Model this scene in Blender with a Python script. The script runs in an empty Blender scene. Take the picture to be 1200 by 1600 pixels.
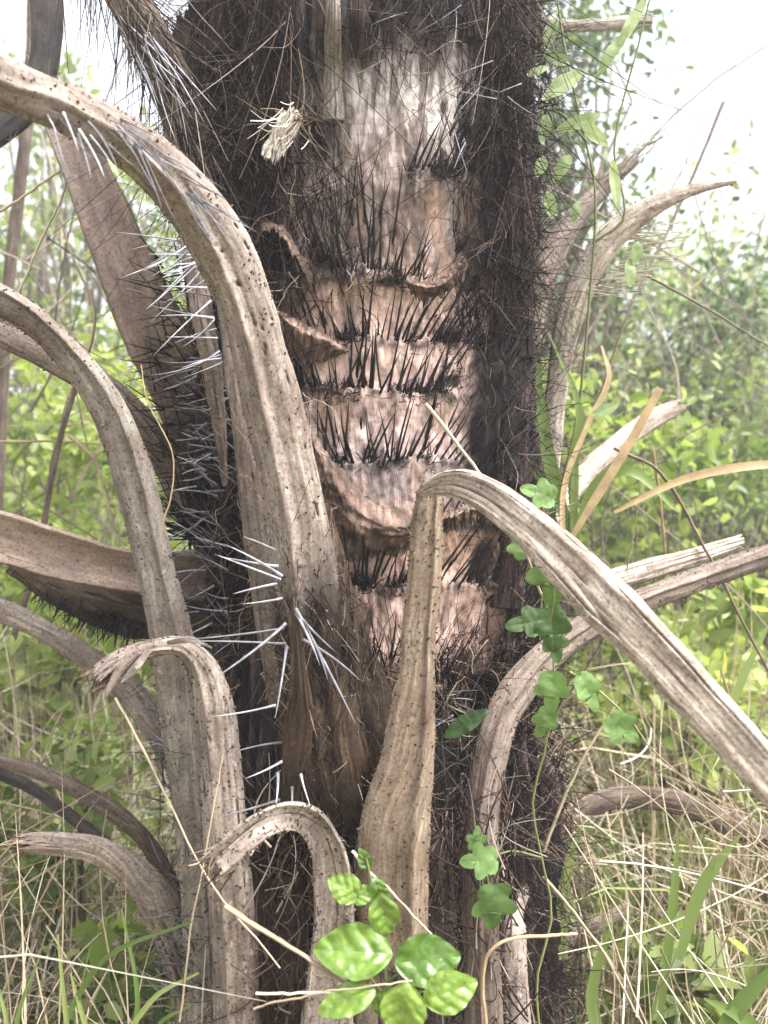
import bpy, math, random
import numpy as np
from mathutils import Vector

random.seed(7)
RNG = np.random.default_rng(11)
SC = bpy.context.scene

# ------------------------------------------------------------------ camera, sky, sun, exposure
F = 1386.0          # focal length in pixels of a 1200 x 1600 picture
H = 1.15            # camera height above the ground
def P(px, py, Y):
    return np.array([(px - 600) / F * Y, Y, H - (py - 800) / F * Y])

cam_d = bpy.data.cameras.new('camera')
cam = bpy.data.objects.new('camera', cam_d)
SC.collection.objects.link(cam)
cam.location = (0, 0, H)
cam.rotation_euler = (math.radians(90), 0, 0)
cam_d.sensor_fit = 'VERTICAL'
cam_d.sensor_height = 36
cam_d.sensor_width = 27
cam_d.lens = F / 1600 * 36
cam_d.clip_start = 0.02
cam_d.clip_end = 2000
cam_d.dof.use_dof = True
cam_d.dof.focus_distance = 1.25
cam_d.dof.aperture_fstop = 4.2
SC.camera = cam

SUN_EL, SUN_AZ = math.radians(60), math.radians(118)     # high and to the right, behind thin cloud
world = bpy.data.worlds.new('World')
SC.world = world
world.use_nodes = True
wn = world.node_tree.nodes; wl = world.node_tree.links
sky = wn.new('ShaderNodeTexSky')
sky.sky_type = 'NISHITA'
sky.sun_disc = False
sky.sun_elevation = SUN_EL
sky.sun_rotation = SUN_AZ
sky.air_density = 0.8
sky.dust_density = 6.0
sky.ozone_density = 1.0
hsv = wn.new('ShaderNodeHueSaturation')
hsv.inputs['Saturation'].default_value = 0.22
wl.new(sky.outputs[0], hsv.inputs['Color'])
wl.new(hsv.outputs[0], wn['Background'].inputs['Color'])
wn['Background'].inputs['Strength'].default_value = 0.15

sun_d = bpy.data.lights.new('sun', 'SUN')
sun_d.energy = 1.5
sun_d.angle = math.radians(24)
sun_d.color = (1.0, 0.97, 0.94)
sun = bpy.data.objects.new('sun', sun_d)
SC.collection.objects.link(sun)
sd = Vector((math.sin(SUN_AZ) * math.cos(SUN_EL), math.cos(SUN_AZ) * math.cos(SUN_EL), math.sin(SUN_EL)))
sun.rotation_euler = sd.to_track_quat('Z', 'Y').to_euler()

SC.view_settings.view_transform = 'Standard'
SC.view_settings.look = 'None'
SC.view_settings.exposure = 2.1
SC.view_settings.gamma = 1.0
SC.render.filter_size = 1.9
SC.cycles.max_bounces = 8
SC.cycles.transmission_bounces = 4

# ------------------------------------------------------------------ noise
def _h(ix, iy, iz, seed):
    n = (ix.astype(np.int64) * 374761393 + iy.astype(np.int64) * 668265263 + iz.astype(np.int64) * 1274126177 + seed * 144269504) & 0xffffffff
    n = ((n ^ (n >> 13)) * 1103515245) & 0xffffffff
    n = ((n ^ (n >> 16)) * 2654435761) & 0xffffffff
    return ((n ^ (n >> 15)) & 0xffffff) / float(0xffffff)

def vnoise(x, y, z=0.0, seed=0):
    x = np.asarray(x, float); y = np.asarray(y, float); z = np.zeros_like(x) + z
    x, y, z = np.broadcast_arrays(x, y, z)
    ix, iy, iz = np.floor(x), np.floor(y), np.floor(z)
    fx, fy, fz = x - ix, y - iy, z - iz
    fx = fx * fx * (3 - 2 * fx); fy = fy * fy * (3 - 2 * fy); fz = fz * fz * (3 - 2 * fz)
    r = 0
    for a in (0, 1):
        for b in (0, 1):
            for c in (0, 1):
                w = (fx if a else 1 - fx) * (fy if b else 1 - fy) * (fz if c else 1 - fz)
                r = r + w * _h(ix + a, iy + b, iz + c, seed)
    return r * 2 - 1

def fbm(x, y, z=0.0, seed=0, oct=4):
    r = 0; a = 0.55; f = 1.0
    for i in range(oct):
        r = r + a * vnoise(np.asarray(x) * f, np.asarray(y) * f, np.asarray(z) * f, seed + i * 17)
        a *= 0.5; f *= 2.03
    return r

def sstep(a, b, x):
    t = np.clip((x - a) / (b - a), 0, 1)
    return t * t * (3 - 2 * t)

def norm(v):
    return v / np.maximum(np.linalg.norm(v, axis=-1, keepdims=True), 1e-9)

# ------------------------------------------------------------------ objects
def tag(o, label=None, cat=None, group=None, kind=None):
    if label: o['label'] = label
    if cat: o['category'] = cat
    if group: o['group'] = group
    if kind: o['kind'] = kind
    return o

def empty(name, loc):
    o = bpy.data.objects.new(name, None)
    SC.collection.objects.link(o)
    o.location = tuple(float(c) for c in loc)
    o.empty_display_size = 0.1
    return o

def mesh(name, V, faces, mat, parent=None, origin=None, attrs=None, uv=None, cols=None, smooth=True):
    """V (n,3) in world space, faces a list of (k,3|4) index arrays; ONE mesh object."""
    V = np.asarray(V, float).reshape(-1, 3)
    if parent is not None:
        o0 = np.zeros(3) if parent.parent is not None or parent.type == 'EMPTY' else np.zeros(3)
    else:
        o0 = np.asarray(origin, float) if origin is not None else np.zeros(3)
    fl = [np.asarray(f, np.int64) for f in faces if len(f)]
    loops = np.concatenate([f.ravel() for f in fl])
    tot = np.concatenate([np.full(len(f), f.shape[1]) for f in fl])
    start = np.concatenate([[0], np.cumsum(tot)[:-1]])
    me = bpy.data.meshes.new(name)
    me.vertices.add(len(V)); me.loops.add(len(loops)); me.polygons.add(len(tot))
    me.vertices.foreach_set('co', (V - o0).astype(np.float32).ravel())
    me.loops.foreach_set('vertex_index', loops.astype(np.int32))
    me.polygons.foreach_set('loop_start', start.astype(np.int32))
    me.polygons.foreach_set('loop_total', tot.astype(np.int32))
    me.update(calc_edges=True)
    if smooth:
        me.polygons.foreach_set('use_smooth', np.ones(len(tot), bool))
    for k, a in (attrs or {}).items():
        at = me.attributes.new(k, 'FLOAT', 'POINT')
        at.data.foreach_set('value', np.asarray(a, np.float32).ravel())
    if cols is not None:
        at = me.color_attributes.new('col', 'FLOAT_COLOR', 'POINT')
        c4 = np.ones((len(V), 4), np.float32); c4[:, :3] = cols
        at.data.foreach_set('color', c4.ravel())
    if uv is not None:
        l = me.uv_layers.new(name='UVMap')
        l.data.foreach_set('uv', np.asarray(uv, np.float32)[loops].ravel())
    me.materials.append(mat)
    me.validate()
    o = bpy.data.objects.new(name, me)
    SC.collection.objects.link(o)
    if parent is not None:
        o.parent = parent
        if parent.parent is None:                       # parent is the thing itself: undo its location
            o.location = -parent.location
    else:
        o.location = tuple(float(c) for c in o0)
    return o

def grid_faces(nr, nc, wrap=False, off=0):
    i = np.arange(nr - 1)[:, None]; m = nc if wrap else nc - 1
    j = np.arange(m)[None, :]; j2 = (j + 1) % nc
    a = i * nc + j; b = i * nc + j2; c = (i + 1) * nc + j2; d = (i + 1) * nc + j
    return np.stack([a, b, c, d], -1).reshape(-1, 4) + off

def tubes(paths, radii, k=4, flat=1.0):
    """paths (N,S,3), radii (N,S) -> V, quads, index of curve per vertex"""
    paths = np.asarray(paths, float); radii = np.asarray(radii, float)
    N, S, _ = paths.shape
    T = norm(np.gradient(paths, axis=1))
    ref = np.where(np.abs(T[:, :1, 2:3]) > .8, np.array([[[1., .2, 0]]]), np.array([[[0., .2, 1.]]]))
    U = norm(np.cross(T, np.broadcast_to(ref, T.shape)))
    W = np.cross(T, U)
    a = np.arange(k) / k * 2 * math.pi
    V = paths[:, :, None] + radii[:, :, None, None] * (np.cos(a)[None, None, :, None] * U[:, :, None] + flat * np.sin(a)[None, None, :, None] * W[:, :, None])
    base = grid_faces(S, k, True)
    Q = (base[None] + (np.arange(N) * S * k)[:, None, None]).reshape(-1, 4)
    caps = []
    if k == 4:
        for s in (0, S - 1):
            c = np.arange(4) if s else np.arange(4)[::-1]
            caps.append((c[None] + s * 4 + (np.arange(N) * S * k)[:, None]))
        Q = np.concatenate([Q] + caps)
    idx = np.repeat(np.arange(N), S * k)
    return V.reshape(-1, 3), Q, idx

def ribbons(paths, widths, face=None, fold=0.25):
    paths = np.asarray(paths, float); widths = np.asarray(widths, float)
    N, S, _ = paths.shape
    T = norm(np.gradient(paths, axis=1))
    if face is None:
        face = norm(RNG.normal(size=(N, 1, 3)) * [1, 1, .25])
    Sd = norm(np.cross(T, np.broadcast_to(face, T.shape)))
    Nn = np.cross(Sd, T)
    L = paths + Sd * widths[..., None] * .5
    M = paths - Nn * widths[..., None] * fold * .5
    R = paths - Sd * widths[..., None] * .5
    V = np.stack([L, M, R], 2)
    base = grid_faces(S, 3)
    Q = (base[None] + (np.arange(N) * S * 3)[:, None, None]).reshape(-1, 4)
    return V.reshape(-1, 3), Q, np.repeat(np.arange(N), S * 3)

def spline(pts, m):
    """Catmull-Rom through rows of any width, m samples evenly spaced in length (first 3 columns)"""
    p = np.asarray(pts, float)
    n = len(p)
    t = np.concatenate([[0], np.cumsum(np.linalg.norm(np.diff(p[:, :3], axis=0), axis=1) + 1e-6)])
    tg = np.zeros_like(p)
    for i in range(n):
        a, b = max(i - 1, 0), min(i + 1, n - 1)
        tg[i] = (p[b] - p[a]) / (t[b] - t[a])
    q = np.linspace(0, t[-1], m)
    k = np.clip(np.searchsorted(t, q, side='right') - 1, 0, n - 2)
    h = (t[k + 1] - t[k]); s = (q - t[k]) / h
    s = s[:, None]; h = h[:, None]
    return ((2 * s**3 - 3 * s**2 + 1) * p[k] + (s**3 - 2 * s**2 + s) * h * tg[k]
            + (-2 * s**3 + 3 * s**2) * p[k + 1] + (s**3 - s**2) * h * tg[k + 1])

def pxpath(pts, m):
    """pts rows (px, py, Y, width_px) -> samples (m,4) world xyz + width in m"""
    r = [list(P(a, b, Y)) + [w / F * Y] for a, b, Y, w in pts]
    return spline(r, m)

# ------------------------------------------------------------------ materials
def new_mat(name):
    m = bpy.data.materials.new(name); m.use_nodes = True
    nt = m.node_tree
    return m, nt, nt.nodes, nt.links, nt.nodes['Principled BSDF']

def ramp(N, stops):
    r = N.new('ShaderNodeValToRGB'); e = r.color_ramp.elements
    while len(e) < len(stops): e.new(0.5)
    for i, (p, c) in enumerate(stops):
        e[i].position = p; e[i].color = (*c, 1)
    return r

def mix(N, L, a, b, fac, mode='MIX'):
    x = N.new('ShaderNodeMix'); x.data_type = 'RGBA'; x.blend_type = mode
    for s, v in ((6, a), (7, b), (0, fac)):
        if isinstance(v, (int, float)): x.inputs[s].default_value = v
        elif isinstance(v, tuple): x.inputs[s].default_value = (*v, 1)
        else: L.new(v, x.inputs[s])
    return x.outputs[2]

def noise(N, L, vec, scale, det=5, rough=.6, mapscale=None):
    t = N.new('ShaderNodeTexNoise'); t.inputs['Scale'].default_value = scale
    t.inputs['Detail'].default_value = det; t.inputs['Roughness'].default_value = rough
    if mapscale:
        m = N.new('ShaderNodeMapping'); m.inputs['Scale'].default_value = mapscale
        L.new(vec, m.inputs['Vector']); vec = m.outputs[0]
    L.new(vec, t.inputs['Vector'])
    return t.outputs[0]

def bump(N, L, h, strength, dist, bsdf):
    b = N.new('ShaderNodeBump'); b.inputs['Strength'].default_value = strength; b.inputs['Distance'].default_value = dist
    L.new(h, b.inputs['Height']); L.new(b.outputs[0], bsdf.inputs['Normal'])

def stalk_mat(name, dark, mid, light, blotch=(.10, .08, .06), bl=.5, rough=.75, fine=1.0, spec=.3):
    m, nt, N, L, B = new_mat(name)
    uv = N.new('ShaderNodeUVMap').outputs[0]
    oc = N.new('ShaderNodeTexCoord').outputs['Object']
    n1 = noise(N, L, uv, 1.0, 6, .65, (190 * fine, 14, 1))
    n2 = noise(N, L, uv, 1.0, 4, .6, (70 * fine, 4, 1))
    n3 = noise(N, L, oc, 14, 5, .65)
    r = ramp(N, [(.30, dark), (.5, mid), (.72, light)])
    L.new(n1, r.inputs[0])
    r2 = ramp(N, [(.33, (.76, .74, .72)), (.66, (1.15, 1.14, 1.12))])
    L.new(n2, r2.inputs[0])
    c = mix(N, L, r.outputs[0], r2.outputs[0], 1.0, 'MULTIPLY')
    r3 = ramp(N, [(.46, (0, 0, 0)), (.68, (bl, bl, bl))])
    L.new(n3, r3.inputs[0])
    c = mix(N, L, c, blotch, r3.outputs[0])
    n4 = noise(N, L, oc, 230, 4, .7)
    r4 = ramp(N, [(.32, (.3, .28, .27)), (.45, (.95, .95, .95)), (.75, (1.35, 1.35, 1.35))])
    L.new(n4, r4.inputs[0])
    c = mix(N, L, c, r4.outputs[0], 1.0, 'MULTIPLY')
    n5 = noise(N, L, oc, 5.5, 6, .75)
    r5 = ramp(N, [(.36, (.62, .57, .54)), (.5, (1, 1, 1)), (.66, (1.22, 1.24, 1.22))]); L.new(n5, r5.inputs[0])
    c = mix(N, L, c, r5.outputs[0], 1.0, 'MULTIPLY')
    n6 = noise(N, L, oc, 42, 5, .75)
    r6 = ramp(N, [(.60, (0, 0, 0)), (.66, (.45, .45, .45))]); L.new(n6, r6.inputs[0])
    c = mix(N, L, c, tuple(min(.6, q * 1.35) for q in light), r6.outputs[0])
    oi = N.new('ShaderNodeObjectInfo')
    r7 = ramp(N, [(0, (.8, .78, .76)), (.5, (1, .98, .95)), (1, (1.12, 1.12, 1.12))]); L.new(oi.outputs['Random'], r7.inputs[0])
    c = mix(N, L, c, r7.outputs[0], 1.0, 'MULTIPLY')
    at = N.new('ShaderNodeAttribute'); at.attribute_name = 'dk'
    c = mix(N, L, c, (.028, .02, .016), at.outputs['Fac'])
    L.new(c, B.inputs['Base Color'])
    B.inputs['Roughness'].default_value = rough
    B.inputs['Specular IOR Level'].default_value = spec
    ad = N.new('ShaderNodeMath'); ad.operation = 'ADD'; L.new(n1, ad.inputs[0]); L.new(n2, ad.inputs[1])
    ad2 = N.new('ShaderNodeMath'); ad2.operation = 'MULTIPLY_ADD'; L.new(n4, ad2.inputs[0]); ad2.inputs[1].default_value = .5; L.new(ad.outputs[0], ad2.inputs[2])
    bump(N, L, ad2.outputs[0], .5, .0025, B)
    return m

def rnd_mat(name, stops, rough=.6, trans=0.0, spec=.4, noise_scale=0, sat_noise=.25):
    """colour from the per-piece attribute rnd"""
    m, nt, N, L, B = new_mat(name)
    at = N.new('ShaderNodeAttribute'); at.attribute_name = 'rnd'
    r = ramp(N, stops); L.new(at.outputs['Fac'], r.inputs[0])
    c = r.outputs[0]
    if noise_scale:
        oc = N.new('ShaderNodeTexCoord').outputs['Object']
        n = noise(N, L, oc, noise_scale, 3, .6)
        r2 = ramp(N, [(.3, (1 - sat_noise,) * 3), (.7, (1 + sat_noise,) * 3)]); L.new(n, r2.inputs[0])
        c = mix(N, L, c, r2.outputs[0], 1.0, 'MULTIPLY')
    L.new(c, B.inputs['Base Color'])
    B.inputs['Roughness'].default_value = rough
    B.inputs['Specular IOR Level'].default_value = spec
    if trans:
        t = N.new('ShaderNodeBsdfTranslucent')
        c2 = mix(N, L, c, (1.2, 1.25, .8), 1.0, 'MULTIPLY')
        L.new(c2, t.inputs['Color'])
        ms = N.new('ShaderNodeMixShader'); ms.inputs[0].default_value = trans
        L.new(B.outputs[0], ms.inputs[1]); L.new(t.outputs[0], ms.inputs[2])
        L.new(ms.outputs[0], N['Material Output'].inputs['Surface'])
    return m

M_STALK = stalk_mat('stalk_grey_tan', (.13, .107, .094), (.22, .183, .160), (.36, .318, .287), (.085, .062, .05), .6)
M_STALK_G = stalk_mat('stalk_lichen_grey', (.14, .122, .108), (.23, .203, .182), (.36, .335, .31), (.12, .09, .07), .7, fine=.8)
M_STALK_T = stalk_mat('stalk_tan', (.13, .098, .072), (.225, .175, .132), (.36, .30, .24), (.15, .10, .065), .7, fine=1.2)
M_STALK_D = stalk_mat('stalk_dull_brown', (.05, .037, .031), (.125, .096, .08), (.24, .195, .165))
M_BLACK = stalk_mat('stalk_blackened', (.012, .011, .011), (.035, .03, .03), (.08, .07, .07))
M_WOOD = stalk_mat('weathered_wood', (.16, .12, .10), (.37, .32, .28), (.58, .53, .48), fine=.7)
M_SMOOTH = stalk_mat('smooth_brown_sheath', (.13, .095, .078), (.18, .133, .108), (.24, .182, .15), (.13, .095, .08), .4, .55, .5)
M_BOOT = stalk_mat('brown_leaf_base', (.012, .008, .005), (.042, .027, .016), (.11, .075, .045), (.05, .03, .02), .85)
M_BOOTD = stalk_mat('mottled_leaf_base', (.014, .009, .006), (.04, .027, .018), (.095, .065, .04), (.012, .009, .008), .9, spec=.1, fine=2.2)
M_TUFTM = stalk_mat('pale_scrap', (.25, .21, .17), (.45, .41, .36), (.68, .65, .6))
M_FLAP = stalk_mat('torn_bark', (.04, .028, .024), (.16, .105, .082), (.34, .25, .21), (.05, .034, .03), .9)

def trunk_mat():
    m, nt, N, L, B = new_mat('trunk_bark')
    at = N.new('ShaderNodeAttribute'); at.attribute_name = 'col'
    oc = N.new('ShaderNodeTexCoord').outputs['Object']
    n1 = noise(N, L, oc, 1, 6, .7, (130, 130, 60))
    n2 = noise(N, L, oc, 1, 5, .7, (320, 320, 18))
    r1 = ramp(N, [(.3, (.42, .40, .38)), (.48, (.95, .95, .95)), (.72, (1.35, 1.33, 1.3))]); L.new(n1, r1.inputs[0])
    r2 = ramp(N, [(.33, (.6, .58, .56)), (.62, (1.2, 1.18, 1.16))]); L.new(n2, r2.inputs[0])
    c = mix(N, L, at.outputs['Color'], r1.outputs[0], 1.0, 'MULTIPLY')
    c = mix(N, L, c, r2.outputs[0], .45, 'MULTIPLY')
    L.new(c, B.inputs['Base Color']); B.inputs['Roughness'].default_value = .7
    B.inputs['Specular IOR Level'].default_value = .3
    ad = N.new('ShaderNodeMath'); ad.operation = 'ADD'; L.new(n1, ad.inputs[0]); L.new(n2, ad.inputs[1])
    bump(N, L, ad.outputs[0], .75, .005, B)
    return m
M_TRUNK = trunk_mat()
M_SPINE_K = rnd_mat('black_spines', [(0, (.005, .004, .004)), (1, (.016, .011, .010))], .5, spec=.2)
M_SPINE_G = rnd_mat('grey_spines', [(0, (.08, .075, .08)), (.5, (.18, .18, .20)), (1, (.36, .36, .40))], .45, noise_scale=60, sat_noise=.45)
M_FIBRE = rnd_mat('trunk_fibres', [(0, (.006, .004, .005)), (.45, (.022, .013, .013)), (.75, (.07, .043, .036)), (.93, (.2, .15, .12)), (1, (.4, .35, .3))], .85, spec=.08)
M_FIBRE_T = rnd_mat('tan_fibres', [(0, (.05, .032, .022)), (.6, (.16, .11, .075)), (1, (.38, .30, .21))], .85, spec=.1)
M_TUFT = rnd_mat('whitish_tuft', [(0, (.35, .30, .24)), (1, (.72, .68, .6))], .8)
M_STRAW = rnd_mat('dry_straw', [(0, (.15, .10, .065)), (.4, (.36, .28, .19)), (.8, (.55, .46, .34)), (1, (.74, .69, .58))], .6, .15, noise_scale=30)
M_STRAW_O = rnd_mat('tan_dry_blade', [(0, (.36, .25, .14)), (1, (.52, .38, .23))], .5, .2, noise_scale=40)
M_GRASS = rnd_mat('green_grass', [(0, (.05, .09, .025)), (.5, (.15, .22, .06)), (1, (.32, .37, .14))], .45, .4)
M_TWIG = rnd_mat('grey_twigs', [(0, (.07, .052, .042)), (1, (.24, .19, .15))], .8, noise_scale=60)
M_LEAF_Y = rnd_mat('yellow_green_leaves', [(0, (.05, .10, .012)), (.5, (.25, .32, .09)), (.9, (.45, .5, .18)), (1, (.55, .5, .16))], .4, .55)
M_LEAF_M = rnd_mat('mid_green_leaves', [(0, (.03, .065, .012)), (.5, (.20, .26, .08)), (1, (.42, .47, .18))], .5, .45)
M_LEAF_D = rnd_mat('dark_green_leaves', [(0, (.03, .055, .022)), (.5, (.08, .13, .045)), (1, (.20, .27, .10))], .5, .35)
M_VINE = rnd_mat('vine_leaves', [(0, (.035, .075, .018)), (.5, (.095, .165, .04)), (1, (.17, .28, .09))], .5, .35, noise_scale=60, sat_noise=.2)
M_VINE_P = rnd_mat('pale_vine_leaves', [(0, (.2, .28, .12)), (1, (.38, .46, .24))], .5, .5, noise_scale=50, sat_noise=.15)
M_GLOSS = rnd_mat('glossy_leaves', [(0, (.045, .10, .012)), (.5, (.10, .18, .022)), (1, (.18, .27, .045))], .36, .25, .6, noise_scale=70, sat_noise=.35)

def ground_mat():
    m, nt, N, L, B = new_mat('ground_soil')
    oc = N.new('ShaderNodeTexCoord').outputs['Object']
    n = noise(N, L, oc, 1.3, 6, .65); n2 = noise(N, L, oc, 22, 6, .7)
    r = ramp(N, [(.35, (.10, .075, .045)), (.5, (.17, .14, .075)), (.65, (.09, .12, .03))]); L.new(n, r.inputs[0])
    r2 = ramp(N, [(.3, (.5, .5, .5)), (.7, (1.4, 1.4, 1.4))]); L.new(n2, r2.inputs[0])
    L.new(mix(N, L, r.outputs[0], r2.outputs[0], 1.0, 'MULTIPLY'), B.inputs['Base Color'])
    B.inputs['Roughness'].default_value = .95
    bump(N, L, n2, .8, .03, B)
    return m
M_GROUND = ground_mat()

# ------------------------------------------------------------------ ground
def ground_z(x, y):
    return .04 * fbm(np.asarray(x) * .9, np.asarray(y) * .9, seed=3, oct=3)
g = np.concatenate([-np.geomspace(900, 6, 24), np.linspace(-5.5, 5.5, 90), np.geomspace(6, 900, 24)])
gx, gy = np.meshgrid(g, g + 3)
gz = ground_z(gx, gy)
go = mesh('ground', np.stack([gx, gy, gz], -1), [grid_faces(len(g), len(g))], M_GROUND)
tag(go, kind='structure')

# ------------------------------------------------------------------ the palm
TC = np.array([-.032, 1.60, 0.0])
palm = tag(empty('palm_tree', TC), 'large old spiny palm with dark fibrous trunk, bare pinkish rings and drooping dead stalks', 'palm tree')

NT, NZ = 760, 860
ZLO, ZHI = -.08, 2.75
th = np.linspace(-math.pi, math.pi, NT, endpoint=False)
zz = np.linspace(ZLO, ZHI, NZ)
TH, ZZ = np.meshgrid(th, zz)
R0 = .285 + 0 * TH
def proj(TH, ZZ, R):
    x = TC[0] + R * np.sin(TH); y = TC[1] - R * np.cos(TH)
    return 600 + F * x / y, 800 - (ZZ - H) * F / y
PX, PY = proj(TH, ZZ, R0)
front = (np.cos(TH) > .05)
Lb = np.interp(PY, [0, 60, 200, 240, 330, 450, 500, 700, 800, 900, 1040, 1090], [520, 500, 455, 448, 450, 470, 430, 460, 500, 520, 545, 600])
Rb = np.interp(PY, [0, 200, 300, 400, 450, 560, 700, 800, 900, 1000, 1050, 1090], [745, 745, 730, 720, 765, 742, 735, 770, 762, 760, 735, 640])
CX, SX, = np.cos(TH), np.sin(TH)
nb = fbm(SX * 9, CX * 9, ZZ * 7, seed=5)
nb2 = fbm(SX * 30, CX * 30, ZZ * 22, seed=9, oct=3)
pale = sstep(-14, 14, PX - Lb - 34 * nb - 18 * nb2) * sstep(-14, 14, Rb - PX - 34 * nb - 22 * nb2) * front
pale *= sstep(1075, 1040, PY) * sstep(20, 90, PY + 60 * nb)
# ledges of old leaf scars, seven rows (front heights in picture rows)
ROWS = [(272, 640, 715, 11), (412, 490, 600, 10), (436, 500, 640, 12), (534, 455, 740, 46), (614, 470, 710, 40), (722, 500, 765, 48),
        (822, 690, 780, 22), (916, 505, 775, 46), (1052, 560, 710, 22)]
ledge = 0 * TH; bandm = 0 * TH
for i, (ry, x0, x1, n) in enumerate(ROWS):
    wob = 16 * fbm(TH * 3.5, ry * .1, seed=40 + i, oct=3)
    d = PY - (ry + wob)
    xr = sstep(x0 - 25, x0 + 10, PX) * sstep(x1 + 45, x1 + 5, PX)
    ledge += .012 * xr * np.exp(-np.where(d < 0, (d / 10) ** 2, (d / 42) ** 2))
    bandm = np.maximum(bandm, xr * np.exp(-(d / (9 + 16 * np.abs(nb2 + nb))) ** 2) * (.35 + .65 * sstep(-.25, .1, nb2 + nb)))
# sheath ridges of the dark margins
sheath = fbm(TH * 5.5, ZZ * 1.6, seed=21, oct=3)
streak = fbm(TH * 34 + 2.5 * fbm(TH * 4, ZZ * 4, seed=31), ZZ * 5, seed=22, oct=4)
pits = fbm(SX * 14, CX * 14, ZZ * 9, seed=23, oct=4)
R = R0 - .012 + (1 - pale) * (.022 + .030 * sheath + .013 * streak + .022 * pits) + ledge + pale * (.0035 * nb2 + .004 * nb)
R += .03 * sstep(1050, 1250, PY) + .02 * sstep(.35, 0, ZZ)
R -= .05 * np.exp(-((PX - 730) / 34) ** 2 - ((PY - 1150) / 110) ** 2) * front
R -= .06 * np.exp(-((PX - 335) / 60) ** 2 - ((PY - 930) / 70) ** 2) * front      # dark hollow
R -= .035 * np.exp(-((PX - 440) / 26) ** 2 - ((PY - 408) / 26) ** 2) * front
R -= .045 * np.exp(-((PX - 482) / 16) ** 2 - ((PY - 214) / 22) ** 2) * front
R += .02 * np.exp(-((PX - 790) / 26) ** 2 - ((PY - 330) / 150) ** 2) * front
RG = R
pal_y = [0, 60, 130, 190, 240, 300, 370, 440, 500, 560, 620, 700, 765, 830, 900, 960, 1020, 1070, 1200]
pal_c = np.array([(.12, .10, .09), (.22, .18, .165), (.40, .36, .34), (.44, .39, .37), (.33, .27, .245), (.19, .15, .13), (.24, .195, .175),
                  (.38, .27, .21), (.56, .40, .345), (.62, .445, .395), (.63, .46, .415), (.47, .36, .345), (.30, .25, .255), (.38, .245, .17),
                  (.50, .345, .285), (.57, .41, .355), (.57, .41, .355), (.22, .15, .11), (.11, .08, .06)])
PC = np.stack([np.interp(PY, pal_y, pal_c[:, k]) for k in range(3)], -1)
R += .006 * pale * fbm(SX * 34, CX * 34, ZZ * 46, seed=151, oct=4)
V_ = 0
PC = PC * (1 + (.38 * np.exp(-((PX - 665) / 58) ** 2 - ((PY - 160) / 85) ** 2) - .5 * sstep(600, 480, PX) * sstep(300, 200, PY)))[..., None]   # the worn whitish patch
mot = fbm(SX * 20, CX * 20, ZZ * 34, seed=51, oct=4)
stain = sstep(.12, .42, fbm(SX * 11, CX * 11, ZZ * 13, seed=52, oct=4) + .10 * mot)
upstain = sstep(-.08, .2, fbm(SX * 24, CX * 24, ZZ * 14, seed=57, oct=4) + .02) * sstep(450, 380, PY)
PC = PC * (1 + .45 * mot)[..., None]
wr = np.abs(fbm(TH * 5, ZZ * 70, seed=54, oct=3))
PC *= (.72 + .28 * sstep(0, .12, wr))[..., None]
PC = PC * (1 - .74 * np.maximum(stain * .8, upstain))[..., None] + np.array([.10, .055, .035]) * (.42 * np.maximum(stain * .8, upstain))[..., None]
# orange brown tint where the bark is freshly torn
org = sstep(250, 330, PY) * sstep(.05, .4, fbm(SX * 10, CX * 10, ZZ * 10, seed=58, oct=3) + .35 * np.exp(-((PX - 700) / 50) ** 2 - ((PY - 450) / 35) ** 2) + .4 * np.exp(-((PX - 520) / 45) ** 2 - ((PY - 830) / 50) ** 2))
PC = PC * (1 - .6 * org[..., None]) + np.array([.38, .25, .18]) * (.6 * org * (1 + .4 * mot))[..., None]
dcol = np.array([.011, .007, .008])[None, None] * (1 + .6 * streak)[..., None] + np.array([.15, .105, .088]) * (sstep(.12, .55, streak + .35 * sheath) * .5)[..., None]
dcol += np.array([.20, .17, .155]) * (sstep(.3, .6, fbm(TH * 9, ZZ * 5, seed=61)) * sstep(.0, -.2, TH + .9 * (ZZ > 1.55)) * .4)[..., None]
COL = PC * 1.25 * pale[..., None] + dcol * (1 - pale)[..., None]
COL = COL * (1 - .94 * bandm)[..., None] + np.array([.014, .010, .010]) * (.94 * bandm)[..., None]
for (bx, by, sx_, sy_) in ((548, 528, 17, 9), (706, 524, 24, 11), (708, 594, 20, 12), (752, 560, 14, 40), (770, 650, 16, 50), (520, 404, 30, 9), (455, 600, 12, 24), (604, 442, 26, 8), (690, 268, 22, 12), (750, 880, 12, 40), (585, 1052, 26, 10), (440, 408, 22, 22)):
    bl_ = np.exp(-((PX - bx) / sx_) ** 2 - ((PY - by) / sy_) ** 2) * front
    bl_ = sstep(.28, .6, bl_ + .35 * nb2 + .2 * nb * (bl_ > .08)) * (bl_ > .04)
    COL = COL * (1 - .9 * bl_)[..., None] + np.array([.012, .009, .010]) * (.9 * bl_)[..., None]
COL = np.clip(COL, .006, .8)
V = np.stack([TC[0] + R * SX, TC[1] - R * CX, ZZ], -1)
trunk = mesh('trunk', V, [grid_faces(NZ, NT, True)], M_TRUNK, palm, cols=COL.reshape(-1, 3))

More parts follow.
